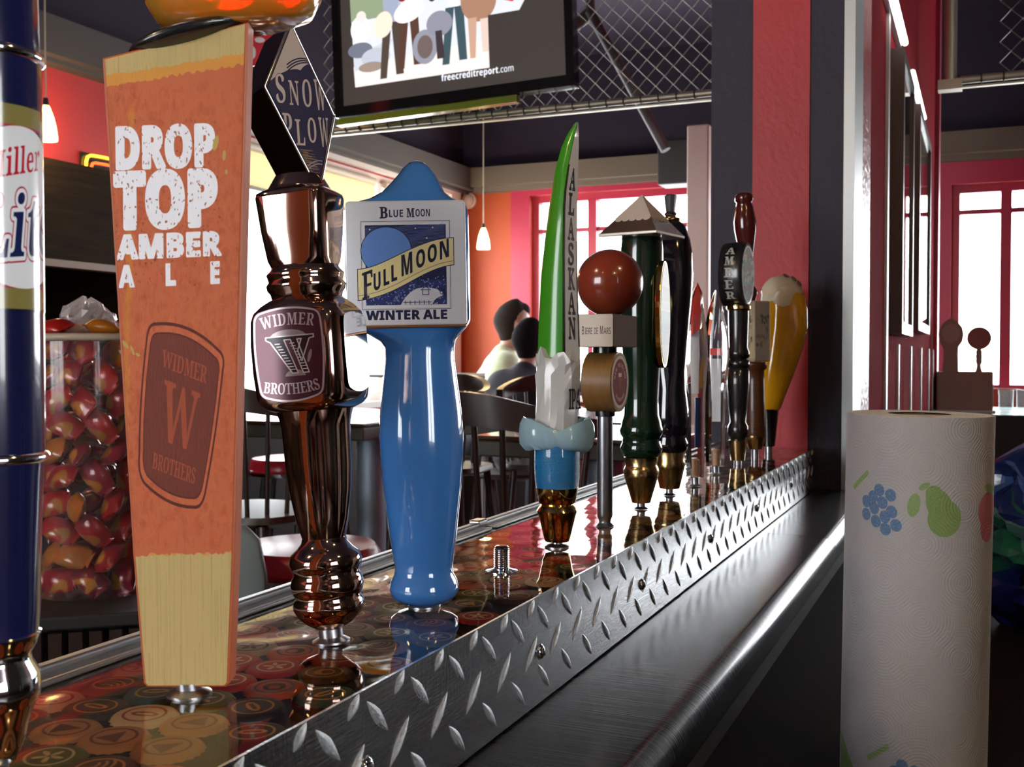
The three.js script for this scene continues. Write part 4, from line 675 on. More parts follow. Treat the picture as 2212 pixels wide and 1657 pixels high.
{ // blue handle with square printed label
  const t = tap('glossy blue tap handle with a square white moon label', -0.344, -0.645, { turn: 0.42, lean: 0.018 });
  stud(t, 0.006, 0.006);
  const blue = mat([0.05, 0.2, 0.56], { roughness: 0.12, clearcoat: 1, clearcoatRoughness: 0.03 });
  const low = [[0.0093, 0.002], [0.0181, 0.0042], [0.0224, 0.0082], [0.0234, 0.0129], [0.0221, 0.0179], [0.0199, 0.0222], [0.0193, 0.0263], [0.0206, 0.0341], [0.0227, 0.0496], [0.0246, 0.0652], [0.0265, 0.0808], [0.0277, 0.0964], [0.0283, 0.115], [0.0274, 0.1306], [0.0259, 0.1431], [0.0243, 0.1555], [0.0231, 0.1664], [0.0232, 0.1742]].map(([r, y]) => [y, 0, 0, r, r, 2]);
  const o = -0.006, up = [[0.1785, -0.001, 0.001, 0.025, 0.0225, 2.1], [0.183, -0.003, 0.003, 0.0305, 0.021, 2.6], [0.1865, -0.005, 0.004, 0.036, 0.0195, 3.6], [0.189, o, 0.005, 0.0388, 0.019, 5.5], [0.192, o, 0.005, 0.0402, 0.019, 7], [0.225, o, 0.005, 0.0405, 0.019, 8], [0.263, o, 0.005, 0.0402, 0.019, 7], [0.267, o, 0.005, 0.039, 0.0185, 5], [0.2695, o, 0.004, 0.036, 0.0175, 4], [0.2725, -0.004, 0.003, 0.028, 0.0165, 3], [0.277, -0.0025, 0.002, 0.0212, 0.016, 2.6], [0.283, -0.001, 0.001, 0.0168, 0.0145, 2.4], [0.289, 0, 0, 0.0128, 0.0118, 2.2], [0.294, 0, 0, 0.0092, 0.0088, 2], [0.2975, 0, 0, 0.0052, 0.005, 2], [0.2988, 0, 0, 0.0012, 0.0012, 2]];
  part(t, 'body', loft([...low, ...up], 72, 1.3), blue);
  const art = canvasMap(960, 1000, (g, w, h) => {
    g.fillStyle = '#d2d8e2'; g.fillRect(0, 0, w, h);
    g.fillStyle = '#1c2346'; g.strokeStyle = '#1c2346';
    fit(g, 'B', 270, 42, 70, 92, 'bold', 'serif', 3); fit(g, 'LUE', 342, 66, 125, 60, 'bold', 'sans-serif'); fit(g, 'M', 490, 56, 66, 72, 'bold', 'serif', 3); fit(g, 'OON', 560, 62, 125, 62, 'bold', 'sans-serif');
    g.lineWidth = 4; g.strokeRect(118, 160, 720, 715); g.lineWidth = 2; g.strokeStyle = '#b9a890'; g.strokeRect(126, 168, 704, 699);
    g.fillStyle = '#1d2450'; g.fillRect(150, 190, 656, 650);
    g.strokeStyle = '#6f83bd'; g.lineWidth = 2.2; for (let i = 0; i < 30; i++) { const y = 200 + i * 9; g.beginPath(); for (let x = 150; x <= 806; x += 14) { const yy = y + 7 * Math.sin(x * 0.02 + i * 0.4) - x * 0.05 + 24; x === 150 ? g.moveTo(x, yy) : g.lineTo(x, yy); } g.stroke(); }
    g.fillStyle = '#e8e6da'; for (const [x, y] of [[190, 225], [560, 220], [700, 215], [650, 300]]) { g.beginPath(); g.arc(x, y, 6, 0, 7); g.fill(); }
    g.fillStyle = '#5b86cc'; g.strokeStyle = '#131a38'; g.lineWidth = 5; g.beginPath(); g.ellipse(320, 400, 205, 195, 0, 0, 7); g.fill(); g.stroke();
    g.fillStyle = '#2c3770'; g.fillRect(152, 640, 652, 198); for (let i = 0; i < 420; i++) { g.fillStyle = i % 2 ? '#8d9ccc' : '#151b3c'; g.fillRect(152 + rnd() * 640, 600 + rnd() * 232, 5 + rnd() * 8, 4 + rnd() * 9); }
    g.fillStyle = '#c9cfda'; g.beginPath(); g.moveTo(430, 840); g.quadraticCurveTo(500, 720, 580, 705); g.quadraticCurveTo(700, 690, 770, 740); g.lineTo(770, 770); g.quadraticCurveTo(700, 790, 690, 838); g.closePath(); g.fill();
    g.strokeStyle = '#1d2450'; g.lineWidth = 5; g.strokeRect(610, 720, 50, 40); g.beginPath(); g.moveTo(596, 724); g.lineTo(635, 690); g.lineTo(676, 724); g.stroke(); for (let i = 0; i < 6; i++) { g.beginPath(); g.moveTo(470 + i * 38, 838); g.lineTo(470 + i * 38, 806); g.moveTo(452 + i * 38, 820); g.lineTo(490 + i * 38, 820); g.stroke(); } for (const [x, y] of [[752, 720], [778, 726], [764, 745], [788, 748]]) { g.beginPath(); g.arc(x, y, 12, 0, 7); g.stroke(); }
    // banner
    g.fillStyle = '#d8cf9a'; g.strokeStyle = '#1c2346'; g.lineWidth = 6; g.beginPath(); g.moveTo(85, 545); g.bezierCurveTo(300, 545, 560, 300, 868, 300); g.lineTo(868, 520); g.bezierCurveTo(600, 545, 420, 770, 85, 800); g.closePath(); g.fill(); g.stroke();
    g.lineWidth = 3; g.beginPath(); g.moveTo(85, 762); g.bezierCurveTo(400, 735, 590, 515, 868, 488); g.stroke();
    g.fillStyle = '#171d3c';
    const letters = [['F', 118, 560, 92, 220, 'serif'], ['U', 206, 572, 72, 140], ['L', 286, 542, 58, 134], ['L', 350, 510, 58, 134], ['M', 432, 420, 108, 172], ['O', 556, 392, 84, 142], ['O', 650, 352, 86, 140], ['N', 746, 318, 92, 146]];
    for (const [ch, x, y, a, b, f] of letters) { g.save(); g.translate(x, y); g.transform(1, -0.36, 0, 1, 0, a * 0.18); fit(g, ch, 0, 0, a, b, 'bold', f ?? 'sans-serif', 2); g.restore(); }
    g.fillStyle = '#1c2346'; fit(g, 'WINTER ALE', 150, 884, 660, 74, 'bold', 'sans-serif', 5);
  });
  const lw = 0.0765, lh = 0.0795, y0 = 0.2285;
  part(t, 'label_plate', flatShape(roundRect(lw, lh, 0.0022), 0.0016, 0.0006).translate(o, y0, 0.0228), mat([0.62, 0.65, 0.7], { roughness: 0.2, clearcoat: 0.8 }));
  part(t, 'printed_label', sheet(roundRect(lw - 0.001, lh - 0.001, 0.002), [-lw / 2, -lh / 2, lw / 2, lh / 2]), mat([1, 1, 1], { map: art, roughness: 0.3, clearcoat: 0.3, clearcoatRoughness: 0.05 }), [o, y0, 0.0251], undefined, 'white label with moon, banner and village print');
  part(t, 'copper_trim', rb(lw, 0.002, 0.003, 0.0008).translate(o, y0 - lh / 2 - 0.0012, 0.0238), mat([0.35, 0.17, 0.08], { metalness: 0.7, roughness: 0.35 }));
}
{ // bare stud without a handle
  const t = thing('threaded_stud', 'bare threaded steel stud between the blue and green tap handles', 'bolt', [-0.344, 0, -0.773]);
  part(t, 'washer', lathe([[0, 0], [0.0125, 0], [0.0125, 0.001], [0.008, 0.0022], [0.0055, 0.003]], 32), M.chrome);
  const pts = [[0.0054, 0.002]]; for (let i = 0; i < 11; i++) { pts.push([0.0062, 0.0036 + i * 0.0014], [0.0052, 0.0043 + i * 0.0014]); }
  part(t, 'thread', lathe([...pts, [0.0056, 0.0195], [0.0042, 0.0205], [0, 0.0207]], 28, 0.3), M.chrome);
}
const ferrule = (k = 1) => [[0.0106, 0.0054], [0.0118, 0.0087], [0.0167, 0.0291], [0.018, 0.0324], [0.0163, 0.0352], [0.0139, 0.0381], [0.0163, 0.0397], [0.0184, 0.0503], [0.0188, 0.0528], [0.017, 0.0535]].map(([r, y]) => [r * k, y * k]);
{ // green horn on ice and water
  const t = tap('tall green horn tap handle rising from ice over a blue base', -0.344, -0.893, { turn: 0.368 });
  stud(t, 0.0075, 0.005);
  part(t, 'gold_ferrule', lathe(ferrule(), 48, 0.9), M.gold);
  part(t, 'blue_barrel', lathe([[0.0186, 0.053], [0.0197, 0.06], [0.0203, 0.07], [0.0202, 0.082], [0.0195, 0.094], [0.018, 0.1]], 48), mat([0.008, 0.17, 0.42], { roughness: 0.14, clearcoat: 0.8, bumpMap: fineNoise, bumpScale: 0.0006 }));
  const wave = []; for (let j = 0; j <= 64; j++) { const a = j / 64 * Math.PI * 2, R = 0.0205 + 0.0105 * Math.abs(Math.cos(a)) ** 1.6 + 0.0022 * vnoise(j * 0.45, 4), y = 0.0025 * vnoise(j * 0.35 + 9, 6) - 0.004 * Math.abs(Math.sin(a)) ** 2; wave.push([[0.0175, 0.088], [R * 0.86, 0.087], [R * 0.98, 0.0915], [R * 1.02, 0.099], [R * 0.99, 0.1065], [R * 0.9, 0.1115], [R * 0.8, 0.1095], [0.0185, 0.1035], [0.0165, 0.1]].map(([q, h], i) => { const k = q + 0.0016 * (vnoise(j * 1.4, i * 2.1) - 0.5), s = 0.6 + 0.6 * Math.abs(Math.cos(a)) ** 1.2; return [Math.cos(a) * k, 0.0985 + (h - 0.0985) * s + y, Math.sin(a) * k]; })); }
  part(t, 'wave_collar', skin(wave, 1.2, false), mat([0.4, 0.6, 0.68], { roughness: 0.15, transmission: 0.25, thickness: 0, clearcoat: 0.6 }), undefined, undefined, 'pale blue curling wave collar');
  const rows = [[0.112, -0.0195, 0.005, 0.0185], [0.125, -0.0186, 0.005, 0.0192], [0.14, -0.0188, 0.0048, 0.02], [0.152, -0.0192, 0.0046, 0.0206], [0.16, -0.0176, 0.0045, 0.0195], [0.17, -0.0185, 0.0045, 0.019]];
  const ice = [[0.094, -0.0175, 0.004, 0.0175], ...rows].map(([y, l, m, r], j) => Array.from({ length: 20 }, (_, i) => { const a = -i / 20 * Math.PI * 2, w = (r - l) / 2, q = 0.92 + 0.16 * vnoise(i * 1.7, j * 2.3); return [(l + r) / 2 + Math.cos(a) * w * q, y + (j > 5 ? 0.016 * (vnoise(i * 1.3 + 3, 9) - 0.5) : 0), Math.sin(a) * 0.0165 * q]; }));
  part(t, 'ice_block', skin(ice, 0.25), mat([0.72, 0.71, 0.69], { roughness: 0.2, transmission: 0.2, thickness: 0, clearcoat: 0.5 }), undefined, undefined, 'white cracked ice');
  const H2 = [[0.135, -0.0172, 0.0045, 0.019], [0.1556, -0.0176, 0.0045, 0.0204], [0.1966, -0.0163, 0.0045, 0.0192], [0.2374, -0.0143, 0.0045, 0.0176], [0.2701, -0.011, 0.0045, 0.0172], [0.2987, -0.0074, 0.0049, 0.0172], [0.311, -0.0053, 0.0057, 0.0176], [0.3314, -0.002, 0.0086, 0.018], [0.3518, 0.0037, 0.0127, 0.0184], [0.364, 0.0094, 0.0155, 0.0184], [0.3723, 0.0155, 0.0171, 0.018]];
  const k = (y) => Math.min(1, (0.385 - y) / 0.1) ** 0.7;
  const zs = (y) => ({ l: -0.003 * k(y), m: 0.0125 * k(y), r: -0.0105 * k(y), b: -0.015 * k(y) });
  const dense = []; for (let i = 0; i < H2.length - 1; i++) for (let s = 0; s < 4; s++) dense.push(H2[i].map((v, c) => v + (H2[i + 1][c] - v) * s / 4)); dense.push(H2[H2.length - 1]);
  part(t, 'horn', skin(dense.map(([y, l, m, r]) => { const z = zs(y), P = [0, 1, 2, 3, 4, 5].map((q) => { const f = q / 6; return [l + (m - l) * f * (0.55 + 0.45 * f), z.l + (z.m - z.l) * (1 - (1 - f) ** 1.7)]; }); P.push([m, z.m], [r, z.r], [(l + r) / 2, z.b]); return P.map(([x, zz]) => [x, y, zz]); }), 0.5), mat([0.055, 0.3, 0.016], { roughness: 0.22, clearcoat: 0.35, clearcoatRoughness: 0.08 }));
  const strip = [], su = []; const ix = [];
  dense.forEach(([y, , m, r], j) => { const z = zs(y), nx = 0.86, nz = 0.51; for (const f of [0.03, 0.99]) { strip.push(m + (r - m) * f + nx * 0.0005, y, z.m + (z.r - z.m) * f + nz * 0.0005); su.push(f < 0.5 ? 0 : 1, (y - 0.135) / (0.3723 - 0.135)); } if (j) { const a = (j - 1) * 2; ix.push(a, a + 1, a + 3, a, a + 3, a + 2); } });
  const sg = new THREE.BufferGeometry(); sg.setAttribute('position', new THREE.Float32BufferAttribute(strip, 3)); sg.setAttribute('uv', new THREE.Float32BufferAttribute(su, 2)); sg.setIndex(ix); sg.computeVertexNormals();
  const txt = canvasMap(220, 1900, (g, w, h) => {
    g.fillStyle = '#eef0ee'; g.fillRect(0, 0, w, h); g.fillStyle = '#101312'; g.strokeStyle = '#101312';
    const Y = (y) => (0.3723 - y) / 0.2373 * h; g.fillRect(0, Y(0.335), 26, h); g.fillRect(w - 20, Y(0.27), 20, h);
    [...'ALASKAN'].forEach((ch, i) => fit(g, ch, 70, Y(0.3325 - i * 0.0217), 100, Y(0.3325 - i * 0.0217 - 0.0187) - Y(0.3325 - i * 0.0217), 'bold', 'serif', 5));
  });
  part(t, 'lettered_face', sg, mat([1, 1, 1], { map: txt, roughness: 0.12, clearcoat: 0.8 }), undefined, undefined, 'white face with stacked black letters');
  const ipa = canvasMap(256, 256, (g) => { g.clearRect(0, 0, 256, 256); g.fillStyle = '#231715'; g.strokeStyle = '#231715'; fit(g, 'IPA', 6, 20, 244, 216, 'bold', 'serif', 2); });
  part(t, 'ice_lettering', new THREE.PlaneGeometry(0.017, 0.021), mat([1, 1, 1], { map: ipa, alphaTest: 0.5, roughness: 0.4 }), [0.0153, 0.1315, 0.0135], [0, 0.85, 0]);
}
{ // steel post with wooden disc, block and red ball
  const t = tap('steel post tap handle with wooden disc, block and red ball', -0.343, -1.022);
  part(t, 'post', lathe([[0, 0], [0.0095, 0.0005], [0.006, 0.004], [0.006, 0.0065], [0.0072, 0.009], [0.0078, 0.011], [0.0078, 0.1095], [0, 0.11]], 32), M.steel);
  part(t, 'black_collar', lathe([[0.0078, 0.1088], [0.0101, 0.1095], [0.0101, 0.1145], [0.0078, 0.115]], 32), M.black);
  const oak = mat([1, 1, 1], { map: grainMap([0.42, 0.28, 0.13], [0.64, 0.48, 0.27], 1, [3, 3]), roughness: 0.45 });
  part(t, 'wood_disc', crease(cyl(0.0295, 0.0295, 0.03, 56).rotateZ(Math.PI / 2), 0.6), oak, [0, 0.143, 0]);
  const disc = canvasMap(512, 512, (g, w) => {
    g.fillStyle = '#caa886'; g.fillRect(0, 0, w, w); g.fillStyle = '#f2e6de'; g.beginPath(); g.arc(256, 256, 232, 0, 7); g.fill(); g.fillStyle = '#86201a'; g.beginPath(); g.arc(256, 256, 204, 0, 7); g.fill();
    g.fillStyle = '#e3c9bd'; const ring = (s, a0, da, r, flip) => [...s].forEach((ch, i) => { const a = a0 + i * da; g.save(); g.translate(256 + Math.cos(a) * r, 256 + Math.sin(a) * r); g.rotate(a + (flip ? -1 : 1) * Math.PI / 2); g.font = 'bold 46px sans-serif'; g.textAlign = 'center'; g.fillText(ch, 0, flip ? 34 : 0); g.restore(); });
    ring('NEW BELGIUM', -2.85, 0.255, 138, false); ring('BREWING', 2.3, -0.245, 138, true);
    g.fillStyle = '#b1501c'; g.beginPath(); g.moveTo(214, 190); g.lineTo(298, 190); g.lineTo(280, 330); g.lineTo(232, 330); g.closePath(); g.fill(); g.fillStyle = '#ecd9c8'; g.fillRect(212, 176, 88, 34);
  });
  part(t, 'round_label', sheet(ellipse(0.0285, 0.0285, 56), [-0.0285, -0.0285, 0.0285, 0.0285]), mat([1, 1, 1], { map: disc, roughness: 0.7, specularIntensity: 0.1 }), [0.0154, 0.143, 0], [0, Math.PI / 2, 0], 'dark red round label');
  part(t, 'neck', cyl(0.0125, 0.0125, 0.006, 28), M.black, [0, 0.1745, 0]);
  part(t, 'wood_block', rb(0.042, 0.0316, 0.076, 0.0012), mat([0.75, 0.75, 0.75], { map: grainMap([0.4, 0.28, 0.2], [0.56, 0.42, 0.31], 1, [5, 5]), roughness: 0.8, specularIntensity: 0.2 }), [0, 0.193, 0]);
  const words = canvasMap(512, 380, (g, w, h) => { g.fillStyle = '#ddd0c6'; g.fillRect(0, 0, w, h); g.fillStyle = '#4a3230'; fit(g, 'B', 120, 140, 34, 96, '', 'sans-serif', 2); fit(g, 'IERE', 160, 156, 96, 78, '', 'sans-serif', 2); fit(g, 'DE', 275, 156, 52, 78, '', 'sans-serif', 2); fit(g, 'M', 348, 136, 46, 98, '', 'sans-serif', 2); fit(g, 'ARS', 398, 156, 90, 78, '', 'sans-serif', 2); });
  part(t, 'paper_label', sheet(roundRect(0.041, 0.0308, 0.0015), [-0.0205, -0.0154, 0.0205, 0.0154]), mat([1, 1, 1], { map: words, roughness: 0.55 }), [0, 0.193, 0.0384]);
  part(t, 'red_ball', new THREE.SphereGeometry(0.033, 48, 32), mat([0.26, 0.038, 0.018], { roughness: 0.2, clearcoat: 0.8, clearcoatRoughness: 0.05, bumpMap: fineNoise, bumpScale: 0.00004 }), [0.0045, 0.2405, 0]);
}
{ // dark green handle under a snow-capped mountain
  const t = tap('dark green tap handle topped by a snow-capped pyramid mountain', -0.345, -1.153, { turn: 0.29 });
  part(t, 'stud', lathe([[0, 0], [0.0085, 0.0008], [0.0046, 0.003], [0.0046, 0.0085]], 24), M.steel);
  part(t, 'brass_ferrule', lathe([[0.0102, 0.0073], [0.0184, 0.0353], [0.0199, 0.043], [0.0184, 0.0466], [0.0173, 0.0491], [0.0189, 0.0573], [0.017, 0.058]], 44, 0.9), M.brass);
  const green = mat([0.004, 0.022, 0.012], { roughness: 0.14, clearcoat: 0.9, clearcoatRoughness: 0.05 });
  part(t, 'body', lathe([[0.0172, 0.0578], [0.0194, 0.0583], [0.0224, 0.0634], [0.0235, 0.0685], [0.0214, 0.0736], [0.0204, 0.0787], [0.023, 0.0823], [0.024, 0.0874], [0.0224, 0.0925], [0.0214, 0.0976], [0.0194, 0.1042], [0.0188, 0.1221], [0.0204, 0.1527], [0.0228, 0.2037], [0.024, 0.2547], [0.0235, 0.2853], [0.022, 0.2985], [0, 0.2987]], 48, 1.1), green);
  const mt = new THREE.Group(); mt.name = 'mountain'; mt.rotation.y = -0.47; mt.position.y = 0.2985; t.add(mt);
  const py = (h0, h1, w0, w1) => crease(new THREE.CylinderGeometry(w1 * Math.SQRT2, w0 * Math.SQRT2, h1 - h0, 4, 4).rotateY(Math.PI / 4).translate(0, (h0 + h1) / 2, 0), 0.4);
  part(mt, 'rock', py(0.003, 0.0455, 0.034, 0.0004), mat([0.09, 0.045, 0.03], { roughness: 0.35, metalness: 0.3, bumpMap: fineNoise, bumpScale: 0.001 }));
  const cap = py(0.0195, 0.0462, 0.0216, 0.0006), cp = cap.attributes.position;
  for (let i = 0; i < cp.count; i++) if (cp.getY(i) < 0.0205) { const x = cp.getX(i), z = cp.getZ(i); cp.setY(i, 0.0195); cp.setX(i, x * 1.005); cp.setZ(i, z * 1.005); }
  part(mt, 'snow_cap', cap, mat([0.62, 0.52, 0.46], { roughness: 0.4 }));
  const scal = []; for (const q of [0, 1, 2, 3]) for (let i = 0; i < 5; i++) scal.push(new THREE.SphereGeometry(0.0046, 12, 8).scale(1, 0.9, 0.07).rotateX(-0.67).translate(-0.0168 + i * 0.0084, 0.0188, 0.0217).rotateY(q * Math.PI / 2));
  part(mt, 'snow_scallops', merge(scal), mat([0.62, 0.52, 0.46], { roughness: 0.4 }));
  part(mt, 'base_slab', rb(0.07, 0.0035, 0.07, 0.001), mat([0.75, 0.72, 0.62], { roughness: 0.25, metalness: 0.3 }), [0, 0.0012, 0]);
  const oval = canvasMap(256, 512, (g, w, h) => { g.fillStyle = '#e3e2dc'; g.fillRect(0, 0, w, h); g.fillStyle = '#c9cbbf'; g.fillRect(0, 120, w, 70); g.fillStyle = '#5d8a4c'; g.fillRect(0, 240, w, 110); g.fillStyle = '#2c6a34'; for (let i = 0; i < 14; i++) { g.beginPath(); g.moveTo(i * 20 - 6, 350); g.lineTo(i * 20 + 8, 235 + (i % 3) * 16); g.lineTo(i * 20 + 24, 350); g.fill(); } g.fillStyle = '#8f7d58'; g.fillRect(0, 350, w, 60); g.fillStyle = '#e8e4dc'; g.fillRect(0, 410, w, 110); });
  const b = new THREE.Group(); b.name = 'oval_badge'; b.position.set(0.0225, 0.214, 0.006); b.rotation.set(0, 1.33, 0); t.add(b);
  part(b, 'gold_rim', flatShape(ellipse(0.0245, 0.0575, 56), 0.004, 0.001).translate(0, 0, -0.002), M.gold);
  part(b, 'printed_oval', sheet(ellipse(0.0225, 0.0555, 56), [-0.0225, -0.0555, 0.0225, 0.0555]), mat([1, 1, 1], { map: oval, roughness: 0.4, specularIntensity: 0.4 }), [0, 0, 0.0034]);
}
{ // black handle with chrome finial
  const t = tap('glossy black tap handle with chrome finial behind the mountain one', -0.348, -1.282, { turn: 0.2 });
  part(t, 'stud', lathe([[0, 0], [0.0085, 0.0008], [0.0045, 0.003], [0.0045, 0.009]], 24), M.steel);
  part(t, 'ferrule', lathe([[0.0123, 0.0086], [0.018, 0.0333], [0.0196, 0.0389], [0.018, 0.0428], [0.0185, 0.0529], [0.017, 0.0535]], 40, 0.9), M.brass);
  const black = mat([0.006, 0.006, 0.012], { roughness: 0.1, clearcoat: 1, clearcoatRoughness: 0.03 });
  part(t, 'body', loft([[0.053, 0.0185], [0.0557, 0.0213], [0.0642, 0.0225], [0.0698, 0.0202], [0.0754, 0.0213], [0.081, 0.0225], [0.0894, 0.0236], [0.1063, 0.0225], [0.1287, 0.0195], [0.1512, 0.0186], [0.1736, 0.0198], [0.2073, 0.0232], [0.241, 0.0265], [0.269, 0.0276], [0.2915, 0.0266], [0.3083, 0.0236], [0.3252, 0.018], [0.3308, 0.0115]].map(([y, r], i) => [y, 0, 0, r, i > 8 ? r * 0.85 : r, i > 8 ? 2.6 : 2]), 52, 1.1), black);
  part(t, 'gold_collar', new THREE.TorusGeometry(0.0095, 0.0025, 10, 32).rotateX(Math.PI / 2).translate(0, 0.3325, 0), M.gold);
  part(t, 'chrome_finial', lathe([[0.0085, 0.3325], [0.0062, 0.337], [0.0078, 0.34], [0.0055, 0.3425], [0.0064, 0.35], [0.0078, 0.361], [0.0066, 0.3625], [0, 0.364]], 8, 0.5), M.chrome);
}
// two clear acrylic handles
const acrylic = mat([1, 1, 1], { roughness: 0.03, transmission: 1, ior: 1.47, thickness: 0.01 });
[['clear acrylic tap handle with a slanted red tip', -0.342, -1.385, 0.257, 0.02, 0.45], ['clear acrylic tap handle with a low red band, next to black one', -0.35, -1.536, 0.262, 0.024, 0.1]].forEach(([label, x, z, h, w, turn], i) => {
  const t = tap(label, x, z, { turn });
  part(t, 'stud', lathe([[0, 0], [0.009, 0.0008], [0.005, 0.003], [0.005, 0.012]], 24), M.steel);
  const shape = (s) => [[0.012, 0.86], [0.06, 0.95], [0.12, 0.98], [0.17, 1.25], [0.2, 1.15], [0.235, 0.7], [h, 0.14]].map(([y, k]) => [y, 0, 0, w * k * 0.62 * s, 0.0095 * s * Math.min(1, 0.3 + k * 0.7), 3.4]);
  part(t, 'acrylic_blade', skin(shape(1).map(([y, , , a, b]) => [[a, b * 0.4], [a * 0.6, b], [-a * 0.6, b], [-a, b * 0.4], [-a, -b * 0.4], [-a * 0.6, -b], [a * 0.6, -b], [a, -b * 0.4]].map(([p, q]) => [p, y, -q])), 0.3), acrylic);
  part(t, 'wood_insert', lathe([[0, 0.0125], [0.0062, 0.0125], [0.0062, 0.034], [0.004, 0.036], [0, 0.036]], 24), mat([0.36, 0.21, 0.12], { roughness: 0.4 }));
  const red = mat([0.62, 0.03, 0.02], { roughness: 0.2, clearcoat: 0.7 }), white = mat([0.68, 0.7, 0.74], { roughness: 0.3 });
  if (!i) {
    part(t, 'red_tip', skin([[0.2, 0.9], [0.225, 1.08], [0.245, 0.9], [0.2585, 0.2]].map(([y, k]) => [[1, 0], [0.5, 0.8], [-0.5, 0.8], [-1, 0], [-0.5, -0.8], [0.5, -0.8]].map(([p, q]) => [p * 0.0095 * k, y + p * 0.006, -q * 0.0098 * k])), 0.4), red);
    part(t, 'navy_inlay', bx(-0.0035, 0.0035, 0.05, 0.115, -0.002, 0.002), mat([0.02, 0.03, 0.12], { roughness: 0.3 }), [0.004, 0, 0]);
    part(t, 'white_inlay', bx(-0.006, 0.006, 0.12, 0.2, -0.001, 0.001), white, [0, 0, -0.003]);
  } else {
    part(t, 'red_band', bx(-0.008, 0.008, 0.17, 0.18, -0.0035, 0.0035), red);
    part(t, 'white_inlay', bx(-0.006, 0.006, 0.075, 0.165, -0.001, 0.001), white, [0, 0, -0.003]);
  }
});
{ // black oval head with stacked letters
  const t = tap('black oval-headed tap handle with stacked pale letters', -0.35, -1.69, { turn: -0.17 });
  part(t, 'stud', cyl(0.0058, 0.0058, 0.0075, 20).translate(0, 0.00375, 0), M.steel);
  part(t, 'brass_ferrule', lathe([[0.0109, 0.0067], [0.0137, 0.0306], [0.0145, 0.0378], [0.012, 0.039]], 36), M.brass);
  part(t, 'turned_shaft', lathe([[0.0116, 0.0388], [0.0159, 0.0486], [0.0159, 0.0595], [0.0123, 0.0667], [0.0145, 0.0884], [0.0174, 0.1246], [0.0174, 0.1463], [0.0145, 0.1499], [0.0174, 0.1535], [0.0174, 0.1608], [0.0137, 0.1644], [0.0174, 0.168], [0.0174, 0.1752], [0.0145, 0.1825], [0.0159, 0.2259], [0.0159, 0.2389]], 40, 0.9), M.black);
  part(t, 'gold_ring', lathe([[0.0159, 0.239], [0.0188, 0.2418], [0.0188, 0.246], [0.0159, 0.249]], 36), M.gold);
  // the head is a thick oval whose flat face looks along +x
  const head = flatShape(ellipse(0.0275, 0.0465, 48), 0.03, 0.004).translate(0, 0, -0.015).rotateY(Math.PI / 2);
  part(t, 'oval_head', crease(head, 0.5), M.black, [-0.004, 0.295, 0]);
  part(t, 'printed_oval', sheet(ellipse(0.026, 0.044, 48), [-0.026, -0.044, 0.026, 0.044]), mat([1, 1, 1], { roughness: 0.5, specularIntensity: 0.3, map: canvasMap(160, 260, (g, w, h) => { g.fillStyle = '#dfe2e0'; g.fillRect(0, 0, w, h); g.fillStyle = '#9aa8a0'; g.beginPath(); g.ellipse(80, 130, 70, 120, 0, 0, 7); g.fill(); for (let i = 0; i < 60; i++) { g.fillStyle = ['#b56a5c', '#62787a', '#d2d6cc', '#86945c'][i % 4]; g.beginPath(); g.ellipse(20 + rnd() * 120, 40 + rnd() * 180, 6 + rnd() * 14, 4 + rnd() * 10, rnd() * 3, 0, 7); g.fill(); } }) }), [0.0155, 0.295, 0], [0, Math.PI / 2, 0]);
  const word = canvasMap(96, 420, (g, w, h) => { g.clearRect(0, 0, w, h); g.fillStyle = '#b9bab2'; g.strokeStyle = '#b9bab2'; [...'AMBER'].forEach((ch, i) => fit(g, ch, 14, 8 + i * 82, 68, 62, 'bold', 'serif', 2)); });
  // letters wrap the curved front edge of the oval
  const lp = [], lu = [], li = []; for (let j = 0; j <= 16; j++) { const a = -0.95 + j / 16 * 1.9; for (const s of [-1, 1]) { lp.push(-0.004 + s * 0.0105, 0.295 + Math.sin(a) * 0.0508, Math.cos(a) * 0.0318); lu.push(s < 0 ? 0 : 1, j / 16); } if (j) { const q = (j - 1) * 2; li.push(q, q + 1, q + 3, q, q + 3, q + 2); } }
  const lg = new THREE.BufferGeometry(); lg.setAttribute('position', new THREE.Float32BufferAttribute(lp, 3)); lg.setAttribute('uv', new THREE.Float32BufferAttribute(lu, 2)); lg.setIndex(li); lg.computeVertexNormals();
  part(t, 'stacked_letters', lg, mat([1, 1, 1], { map: word, alphaTest: 0.5, roughness: 0.4 }));
}
